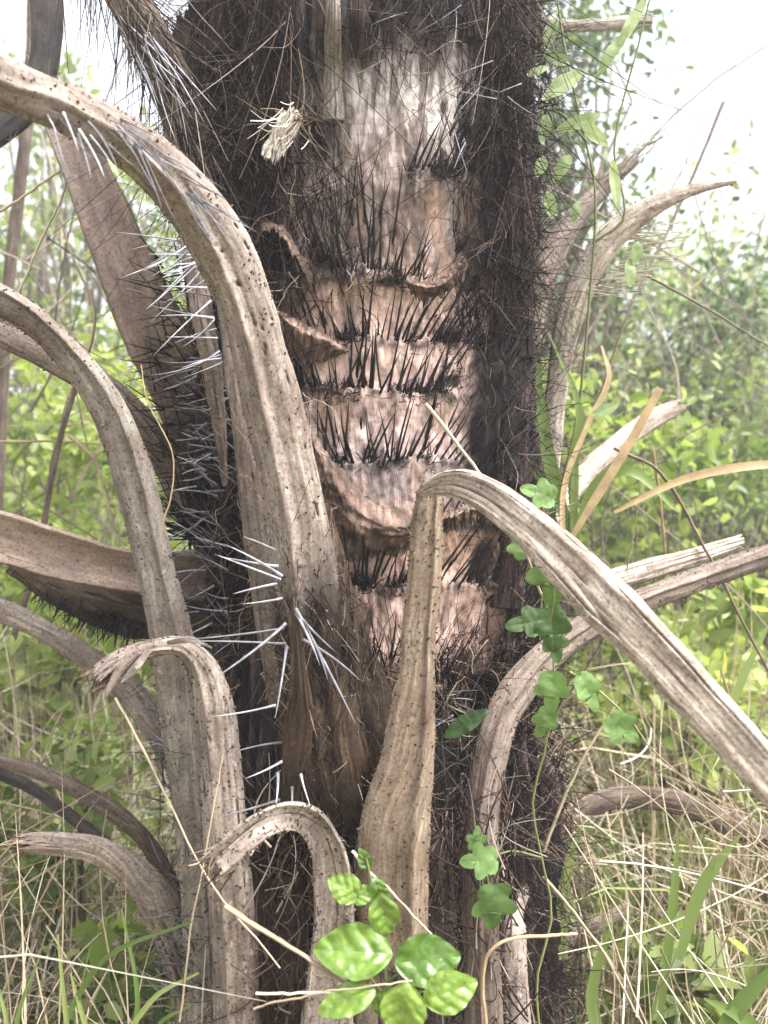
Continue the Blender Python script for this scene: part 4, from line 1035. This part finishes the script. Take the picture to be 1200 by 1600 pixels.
# prominent dry straws and twigs, one thing each
STRAWS = [
    ([(665, 632, 1.24), (730, 715, 1.22), (790, 800, 1.2), (850, 940, 1.2)], 8, M_STRAW, 'dry_straw', 'tan straw slanting across the bare rings behind the folded stalk'),
    ([(352, 1415, 1.02), (440, 1475, 1.0), (545, 1545, .98)], 17, M_STRAW, 'dry_straw', 'flat tan straw crossing in front of the low grey stalks'),
    ([(400, 1552, .98), (520, 1546, .97), (640, 1528, .97)], 9, M_STRAW, 'dry_straw', 'pale straw lying level behind the glossy sapling leaves'),
    ([(395, 1576, .97), (500, 1552, .96), (600, 1540, .97)], 5, M_STRAW, 'dry_straw', 'thinner pale straw just under the level one'),
    ([(550, 1330, 1.08), (610, 1390, 1.06), (672, 1462, 1.05)], 10, M_STRAW, 'dry_straw', 'short tan straw leaning below the upright folded stalk'),
    ([(180, 1090, 1.3), (260, 1240, 1.2), (330, 1375, 1.12), (440, 1510, 1.05)], 5, M_STRAW, 'dry_straw', 'long thin straw falling from the torn stub to the foot'),
    ([(280, 1596, 1.1), (300, 1440, 1.1), (330, 1280, 1.12), (345, 1180, 1.15)], 5, M_STRAW, 'dry_straw', 'upright thin straw beside the torn stalk'),
    ([(850, 1330, 1.35), (900, 1210, 1.35), (968, 1098, 1.35)], 7, M_STRAW, 'dry_straw', 'bent pale straw rising below the vine leaves on the right'),
    ([(850, 1370, 1.3), (930, 1470, 1.28), (1010, 1610, 1.26)], 7, M_STRAW, 'dry_straw', 'long straw slanting down to the right through the dry grass'),
    ([(760, 1620, 1.15), (755, 1500, 1.15), (790, 1468, 1.15), (900, 1462, 1.2)], 8, M_STRAW_O, 'dry_straw', 'bent orange straw with an elbow at the right foot of the palm'),
    ([(960, 700, 1.6), (1030, 735, 1.6), (1100, 850, 1.58), (1180, 1000, 1.55), (1230, 1100, 1.55)], 10, M_STRAW, 'dry_straw', 'long jointed straw bending down along the right side'),
    ([(1020, 700, 1.7), (1030, 790, 1.7), (1038, 880, 1.7)], 9, M_STRAW_O, 'dry_straw', 'upright tan straw standing on the broken grey stick'),
    ([(880, 1100, 1.5), (960, 960, 1.5), (1010, 700, 1.6)], 3, M_TWIG, 'twig', 'thin twig rising behind the drooping split blade'),
    ([(1130, 160, 1.9), (1090, 260, 1.85), (1040, 370, 1.8), (985, 480, 1.75), (930, 640, 1.7)], 7, M_TWIG, 'twig', 'long brown twig crossing the pale arching stalk on the right'),
    ([(800, 20, 2.0), (890, 40, 1.95), (1020, 32, 1.9)], 26, M_WOOD, 'dead_branch', 'pale thick branch end poking out against the sky at top right'),
    ([(1010, 430, 1.7), (1100, 480, 1.68), (1200, 540, 1.65)], 5, M_TWIG, 'twig', 'grey twig leaning right below the comb of needles'),
    ([(20, 1000, 1.8), (60, 860, 1.8), (90, 700, 1.8), (130, 560, 1.8)], 13, M_STALK_D, 'dead_branch', 'grey branch standing behind the smooth brown sheath at left'),
    ([(0, 690, 1.9), (90, 690, 1.9), (180, 700, 1.85)], 5, M_STRAW, 'twig', 'level tan twig behind the left stalks'),
    ([(108, 680, 1.5), (150, 720, 1.5), (180, 830, 1.5)], 7, M_STRAW, 'twig', 'pale kinked twig between the left stalk and the smooth sheath'),
    ([(250, 840, 1.22), (268, 720, 1.22), (225, 620, 1.24), (215, 570, 1.26)], 4, M_STRAW_O, 'twig', 'thin reddish twig close to the dark left margin of the trunk'),
    ([(20, 480, 1.5), (60, 380, 1.5), (105, 280, 1.5)], 9, M_STRAW, 'dry_straw', 'pale straw rising toward the smooth sheath at upper left'),
    ([(-20, 340, 1.5), (50, 300, 1.5), (120, 250, 1.5)], 6, M_STRAW, 'dry_straw', 'bright straw slanting up at the far left edge'),
    ([(110, 620, 1.6), (150, 500, 1.6), (112, 400, 1.6), (90, 340, 1.6)], 8, M_STRAW, 'dry_straw', 'bent dull straw in front of the yellow shrub at left'),
    ([(-10, 900, 2.6), (14, 440, 2.6), (30, 300, 2.6), (48, 120, 2.6), (52, -60, 2.6)], 24, M_STALK_D, 'dead_branch', 'dark slim upright branch at the far left edge'),
]
for pts, w, mat, nm, lab in STRAWS:
    if mat in (M_WOOD, M_STALK_D):
        pp = [(*p, w) for p in pts]
        o = stalk(nm, pp, mat, None, None, .5, len(lab), fray=.02, cracks=.5, origin=P(*pts[0]))
    else:
        sp = pxpath([(*p, w) for p in pts], 30)
        wob = np.cumsum(RNG.normal(0, .0005, (30, 3)), 0)
        Vs, Q, idx = tubes((sp[:, :3] + wob)[None], (sp[:, 3] / 2 * np.linspace(1, .6, 30))[None], 6, flat=.45 if w > 8 else .8)
        o = mesh(nm, Vs, [Q], mat, None, origin=P(*pts[0]), attrs={'rnd': np.full(len(Vs), U(.15, .75))})
    tag(o, lab, {'dry_straw': 'straw', 'twig': 'twig', 'dead_branch': 'branch'}[nm], {'dry_straw': 'dry straws round the palm', 'twig': 'thin twigs round the palm', 'dead_branch': 'dead branches round the palm'}[nm])
# grey broken stick lying over the right stalk
o = stalk('dead_branch', [(1160, 846, 1.62, 26), (1100, 866, 1.6, 34), (1030, 886, 1.56, 40), (960, 906, 1.52, 44), (890, 936, 1.5, 40)], M_WOOD, None, None, .4, 44, fray=.05, cracks=1.0, groove=.15, origin=P(960, 906, 1.52))
tag(o, 'split grey stick lying along the stalk at right edge height of the drooping blade', 'branch')

# ------------------------------------------------------------------ background plants
LT = np.array([(0, 0, 0), (-.26, .3, .05), (0, .32, -.03), (.26, .3, .05), (-.2, .68, .02), (0, .68, -.05), (.2, .68, .02), (0, 1, -.12)])
LF = np.array([(0, 2, 1), (0, 3, 2), (1, 2, 5), (1, 5, 4), (2, 3, 6), (2, 6, 5), (4, 5, 7), (5, 6, 7)])
def leaf_cloud(pos, size, upbias=.6, width=1.0):
    n = len(pos)
    d = norm(RNG.normal(size=(n, 3)) + np.array([0, 0, -.25])); nr = norm(RNG.normal(size=(n, 3)) * (1 - upbias) + np.array([0, -.15, 1.0]) * upbias)
    sd_ = norm(np.cross(d, nr)); nr = np.cross(sd_, d)
    t = LT * [width, 1, 1]
    V = pos[:, None] + size[:, None, None] * (t[None, :, :1] * sd_[:, None] + t[None, :, 1:2] * d[:, None] + t[None, :, 2:] * nr[:, None])
    Fq = (LF[None] + (np.arange(n) * 8)[:, None, None]).reshape(-1, 3)
    return V.reshape(-1, 3), Fq, np.repeat(np.arange(n), 8)

def plant(name, label, cat, x, y, h, wid, nleaf, leaf, mat, group=None, clusters=26, low=.1, stem_w=.012, spread=.16, width=1.0, bare=0.0, part=('foliage', 'stem')):
    z0 = float(ground_z(x, y))
    e = tag(empty(name, (x, y, z0)), label, cat, group or {'shrub': 'shrubs behind the palm', 'tree': 'trees behind the shrubs'}[cat])
    c = RNG.normal(size=(clusters, 3)); c = c / np.linalg.norm(c, axis=1, keepdims=True) * RNG.uniform(.25, 1, (clusters, 1)) ** .6
    cx = np.stack([c[:, 0] * wid / 2, c[:, 1] * wid / 2, h * (low + (1 - low) * (c[:, 2] * .5 + .5))], -1)
    cx += RNG.normal(size=cx.shape) * .05 * wid
    cx[:, 2] = np.clip(cx[:, 2], .08, h * 1.05)
    wts = RNG.uniform(.3, 1.6, clusters); wts /= wts.sum()
    own = RNG.choice(clusters, nleaf, p=wts)
    rad_ = RNG.uniform(.6, 1.3, clusters) * spread * (wid + h) / 2
    pos = cx[own] + RNG.normal(size=(nleaf, 3)) * rad_[own][:, None] * [.55, .55, .4]
    pos[:, 2] = np.maximum(pos[:, 2], .03)
    sz = RNG.uniform(.6, 1.35, nleaf) * leaf
    V, Fq, idx = leaf_cloud(pos + [x, y, z0], sz, .5, width)
    tone = RNG.uniform(0, 1, clusters)
    rv = np.clip(.55 * tone[own] + .45 * RNG.random(nleaf), 0, 1)
    mesh(part[0], V, [Fq], mat, e, attrs={'rnd': rv[idx]}, smooth=False)
    S = 10; s = np.linspace(0, 1, S)
    b0 = np.zeros((clusters, 3)); b0[:, :2] = RNG.normal(size=(clusters, 2)) * .03 * wid
    midp = b0 * .5 + cx * .45 + [0, 0, 1] * cx[:, 2:] * .12
    ss = s[None, :, None]
    pa = (1 - ss) ** 2 * b0[:, None] + 2 * ss * (1 - ss) * midp[:, None] + ss ** 2 * cx[:, None]
    pa += RNG.normal(size=pa.shape) * .012 * h * ss
    ra = np.broadcast_to((stem_w * (1 - .8 * s))[None], (clusters, S))
    V, Q, idx = tubes(pa + [x, y, z0], ra, 4)
    mesh(part[1], V, [Q], M_TWIG, e, attrs={'rnd': RNG.random(clusters)[idx]})
    return e
def at(px, Y): return (px - 600) / F * Y

PL = [  # name, label, cat, px, Y, h, wid, n, leaf, mat
    ('shrub', 'bright yellow green shrub filling the gap left of the arching stalks', 'shrub', 60, 3.2, 1.75, 1.3, 2600, .06, M_LEAF_Y),
    ('shrub', 'low yellow leaved shrub behind the smooth sheath at left', 'shrub', 170, 2.6, 1.15, .6, 800, .055, M_LEAF_Y),
    ('shrub', 'low green shrub in the straw at lower left', 'shrub', 110, 2.0, .62, .6, 420, .055, M_LEAF_M),
    ('shrub', 'small pale leaved shrub by the split stalk at lower left', 'shrub', 160, 1.65, .36, .4, 150, .055, M_LEAF_Y),
    ('shrub', 'tall mid green shrub far left behind the yellow one', 'shrub', -60, 4.6, 2.9, 2.0, 3000, .07, M_LEAF_M),
    ('shrub', 'dense green shrub behind the left margin of the trunk', 'shrub', 250, 4.4, 2.3, 1.8, 3000, .065, M_LEAF_Y),
    ('shrub', 'leafy shrub just right of the trunk at mid height', 'shrub', 930, 3.1, 1.7, .9, 2000, .05, M_LEAF_Y),
    ('shrub', 'wide mid green shrub right of centre', 'shrub', 1060, 3.9, 2.0, 1.5, 3200, .05, M_LEAF_M),
    ('shrub', 'dark leaved thicket shrub at the right edge', 'shrub', 1180, 4.4, 2.35, 1.6, 3600, .05, M_LEAF_D),
    ('shrub', 'light green shrub low at the right edge', 'shrub', 1190, 2.7, 1.0, .9, 900, .06, M_LEAF_Y),
    ('shrub', 'low bright shrub under the right stalks', 'shrub', 1020, 2.5, .85, .8, 900, .05, M_LEAF_Y),
    ('shrub', 'small broad leaved shrub in straw near lower right', 'shrub', 1080, 1.75, .42, .5, 130, .07, M_LEAF_M),
    ('shrub', 'tiny broad leaved plant in the lower right corner', 'shrub', 1130, 1.45, .22, .3, 50, .055, M_LEAF_M),
    ('shrub', 'green shrub behind the right margin of the trunk', 'shrub', 860, 4.6, 2.2, 1.3, 2400, .055, M_LEAF_M),
    ('shrub', 'dark shadowy shrub deep between the right hand shrubs', 'shrub', 1000, 5.6, 2.2, 2.0, 2600, .06, M_LEAF_D),
    ('shrub', 'shrub hidden mostly behind the palm foot', 'shrub', 560, 4.2, 1.8, 1.8, 1400, .06, M_LEAF_M),
]
for i, (nm, lab, cat, px, Y, h, w, n, lf, mt) in enumerate(PL):
    plant(nm, lab, cat, at(px, Y), Y, h, w, int(n * 1.35), lf, mt, clusters=max(10, int(n / 90)), spread=.13, stem_w=.006 + .003 * h)
TR = [
    ('tree', 'bushy tree with a rounded crown at the right edge against the sky', 1150, 7.0, 3.8, 3.2, 7600, .075, M_LEAF_M),
    ('tree', 'thin tree with feathery pale crown right of the trunk', 985, 8.5, 4.0, 1.7, 2200, .07, M_LEAF_Y),
    ('tree', 'low rounded tree further off at right', 1240, 9.5, 4.3, 3.4, 5800, .09, M_LEAF_M),
    ('tree', 'slim tree with sparse leaves against the sky at top left', 110, 6.5, 4.6, 1.5, 2000, .08, M_LEAF_M),
    ('tree', 'sparse tree close to the left margin of the trunk', 235, 7.5, 4.6, 1.8, 1500, .09, M_LEAF_M),
    ('tree', 'leafy tree at the far left edge', -60, 8.0, 5.2, 2.6, 3200, .09, M_LEAF_M),
    ('tree', 'leafy tree rising close behind the right margin of the trunk', 865, 4.6, 4.6, .9, 3600, .055, M_LEAF_D),
]
for nm, lab, px, Y, h, w, n, lf, mt in TR:
    plant(nm, lab, 'tree', at(px, Y), Y, h, w, n, lf, mt, clusters=max(24, n // 60), low=.12 if px > 900 else .3, spread=.10, stem_w=.03, part=('crown', 'trunk'))

# far thicket that reads as one mass
n = 26000
a = RNG.uniform(-1.35, 1.35, n); r = RNG.uniform(12, 26, n)
hx = r * np.sin(a); hy = r * np.cos(a)
top = 2.4 + 1.1 * fbm(a * 9, a * 0, seed=77) + r * .035
pos = np.stack([hx, hy, RNG.uniform(0, 1, n) ** .8 * top], -1)
V, Fq, idx = leaf_cloud(pos, RNG.uniform(.18, .42, n), .45)
tag(mesh('distant_thicket', V, [Fq], M_LEAF_M, None, attrs={'rnd': np.clip(.5 + .5 * fbm(hx * .8, hy * .8, seed=5) + RNG.normal(0, .2, n), 0, 1)[idx]}, smooth=False),
    'green mass of far thicket behind the shrubs', 'thicket', kind='stuff')

# ------------------------------------------------------------------ grass and straw
def field(n, x0, x1, y0, y1, h0, h1, w, lean, keep=None, S=7):
    x = RNG.uniform(x0, x1, n); y = y0 + (y1 - y0) * RNG.uniform(0, 1, n) ** 1.2
    k = np.hypot(x - TC[0], y - TC[1]) > .40
    if keep is not None: k &= keep(x, y)
    x, y = x[k], y[k]; n = len(x)
    base = np.stack([x, y, ground_z(x, y) - .02], -1)
    hh = RNG.uniform(h0, h1, n) * (.6 + .5 * (vnoise(x * 2, y * 2, seed=91) + .6))
    an = RNG.uniform(0, 2 * math.pi, n); ln = np.abs(RNG.normal(0, lean, n))
    s = np.linspace(0, 1, S)
    dx = np.stack([np.cos(an), np.sin(an), 0 * an], -1)
    pa = base[:, None] + (hh[:, None] * s)[..., None] * [0, 0, 1] + dx[:, None] * ((hh * ln)[:, None] * s ** 2)[..., None]
    pa[..., 2] -= (hh * ln * .5)[:, None] * s ** 3
    pa += np.cumsum(RNG.normal(size=pa.shape) * .006, 1) * s[None, :, None]
    wd = RNG.uniform(.6, 1.3, n)[:, None] * w * np.array([.8, 1, 1, .9, .7, .45, .1])[None]
    return pa, wd
def clear(x, y):      # nothing tall between the lens and the trunk
    px = 600 + F * x / np.maximum(y, .2)
    return ~((y < 1.75) & (px > 330) & (px < 800)) & (y > 1.12)
pa, wd = field(14000, -3.2, 3.2, 1.2, 6.5, .35, 1.0, .0045, .5, clear)
V, Q, idx = ribbons(pa, wd)
tag(mesh('dry_grass', V, [Q], M_STRAW, None, attrs={'rnd': RNG.random(len(pa))[idx]}), 'tangled dry straw coloured grass covering the ground', 'dry grass', kind='stuff')
pa, wd = field(8500, -3.2, 3.2, 1.25, 6.5, .2, .75, .008, .45, clear)
V, Q, idx = ribbons(pa, wd)
tag(mesh('green_grass', V, [Q], M_GRASS, None, attrs={'rnd': RNG.random(len(pa))[idx]}), 'green grass growing through the dry straw', 'grass', kind='stuff')
# litter of fallen straw and thin twigs lying and leaning in every direction
n = 9000
x = RNG.uniform(-2.6, 2.6, n); y = 1.25 + 4 * RNG.uniform(0, 1, n) ** 1.3
k = clear(x, y) & (np.hypot(x - TC[0], y - TC[1]) > .45); x, y = x[k], y[k]; n = len(x)
zb = np.abs(RNG.normal(0, .28, n))
d = norm(RNG.normal(size=(n, 3)) * [1, .8, .75]); L = RNG.uniform(.12, .7, n)
s = np.linspace(-.5, .5, 8)
pa = np.stack([x, y, zb + .03], -1)[:, None] + d[:, None] * (L[:, None] * s)[..., None] + (RNG.normal(size=(n, 1, 3)) * .06) * (s ** 2 * 4)[None, :, None] * L[:, None, None]
pa[..., 2] = np.maximum(pa[..., 2], .01)
q = pa - TC; rr_ = np.hypot(q[..., 0], q[..., 1]); ok = rr_.min(1) > .36
# keep straws off the line of sight to the trunk
pxs = 600 + F * pa[..., 0] / np.maximum(pa[..., 1], .3)
ok &= ~(((pxs > 320) & (pxs < 830) & (pa[..., 1] < 1.7)).any(1)) & (pa[..., 1].min(1) > 1.05)
pa = pa[ok]
V, Q, idx = tubes(pa, RNG.uniform(.0008, .0026, len(pa))[:, None] * np.linspace(1, .5, 8), 3)
tag(mesh('straw_litter', V, [Q], M_STRAW, None, attrs={'rnd': RNG.random(len(pa))[idx]}), 'fallen and leaning straws and thin twigs criss-crossing in the undergrowth', 'straw', kind='stuff')
# fine bare twigs among the shrubs
n = 1700
x = RNG.uniform(-3, 3.4, n); y = RNG.uniform(2.1, 6.0, n)
d = norm(RNG.normal(size=(n, 3)) * [.8, .5, .5] + [0, 0, .8]); L = RNG.uniform(.3, 1.3, n)
s = np.linspace(0, 1, 8)
pa = np.stack([x, y, RNG.uniform(0, 1.9, n)], -1)[:, None] + d[:, None] * (L[:, None] * s)[..., None] + (RNG.normal(size=(n, 1, 3)) * .15) * (s ** 2)[None, :, None]
ok = pa[..., 1].min(1) > 2.05
pa = pa[ok]
V, Q, idx = tubes(pa, RNG.uniform(.0015, .005, len(pa))[:, None] * np.linspace(1, .35, 8), 3)
tag(mesh('undergrowth_twigs', V, [Q], M_TWIG, None, attrs={'rnd': RNG.random(len(pa))[idx]}), 'fine bare twigs threading the shrubs behind the palm', 'twigs', kind='stuff')
# low ground cover leaves
n = 14000
x = RNG.uniform(-3.2, 3.4, n); y = 1.45 + 5 * RNG.uniform(0, 1, n); k = clear(x, y) & (np.hypot(x - TC[0], y - TC[1]) > .5) & (vnoise(x * 2.2, y * 2.2, seed=8) > -.15)
x, y = x[k], y[k]
pos = np.stack([x, y, np.abs(RNG.normal(0, .14, len(x))) + .02 + .05 * (y - 1.4)], -1)
V, Fq, idx = leaf_cloud(pos, RNG.uniform(.02, .05, len(x)), .6, 1.1)
tag(mesh('ground_cover', V, [Fq], M_LEAF_Y, None, attrs={'rnd': RNG.random(len(x))[idx]}, smooth=False), 'small yellow green weed leaves carpeting the undergrowth', 'weeds', kind='stuff')

# haze box added to brighten the far plants, standing in for glare
hb = np.array([(x, y, z) for x in (-40, 40) for y in (-6, 40) for z in (-1.5, 9.0)], float)
mh, nt, N, L, B = new_mat('glare_haze')
N.remove(B)
vol = N.new('ShaderNodeVolumePrincipled'); vol.inputs['Color'].default_value = (.95, .97, 1, 1); vol.inputs['Density'].default_value = .011; vol.inputs['Anisotropy'].default_value = .2
L.new(vol.outputs[0], N['Material Output'].inputs['Volume'])
hz = mesh('haze', hb, [np.array([(0, 1, 3, 2), (4, 6, 7, 5), (0, 4, 5, 1), (2, 3, 7, 6), (0, 2, 6, 4), (1, 5, 7, 3)])], mh, smooth=False)
tag(hz, 'pale haze added to wash out the undergrowth behind the palm', 'haze', kind='stuff')
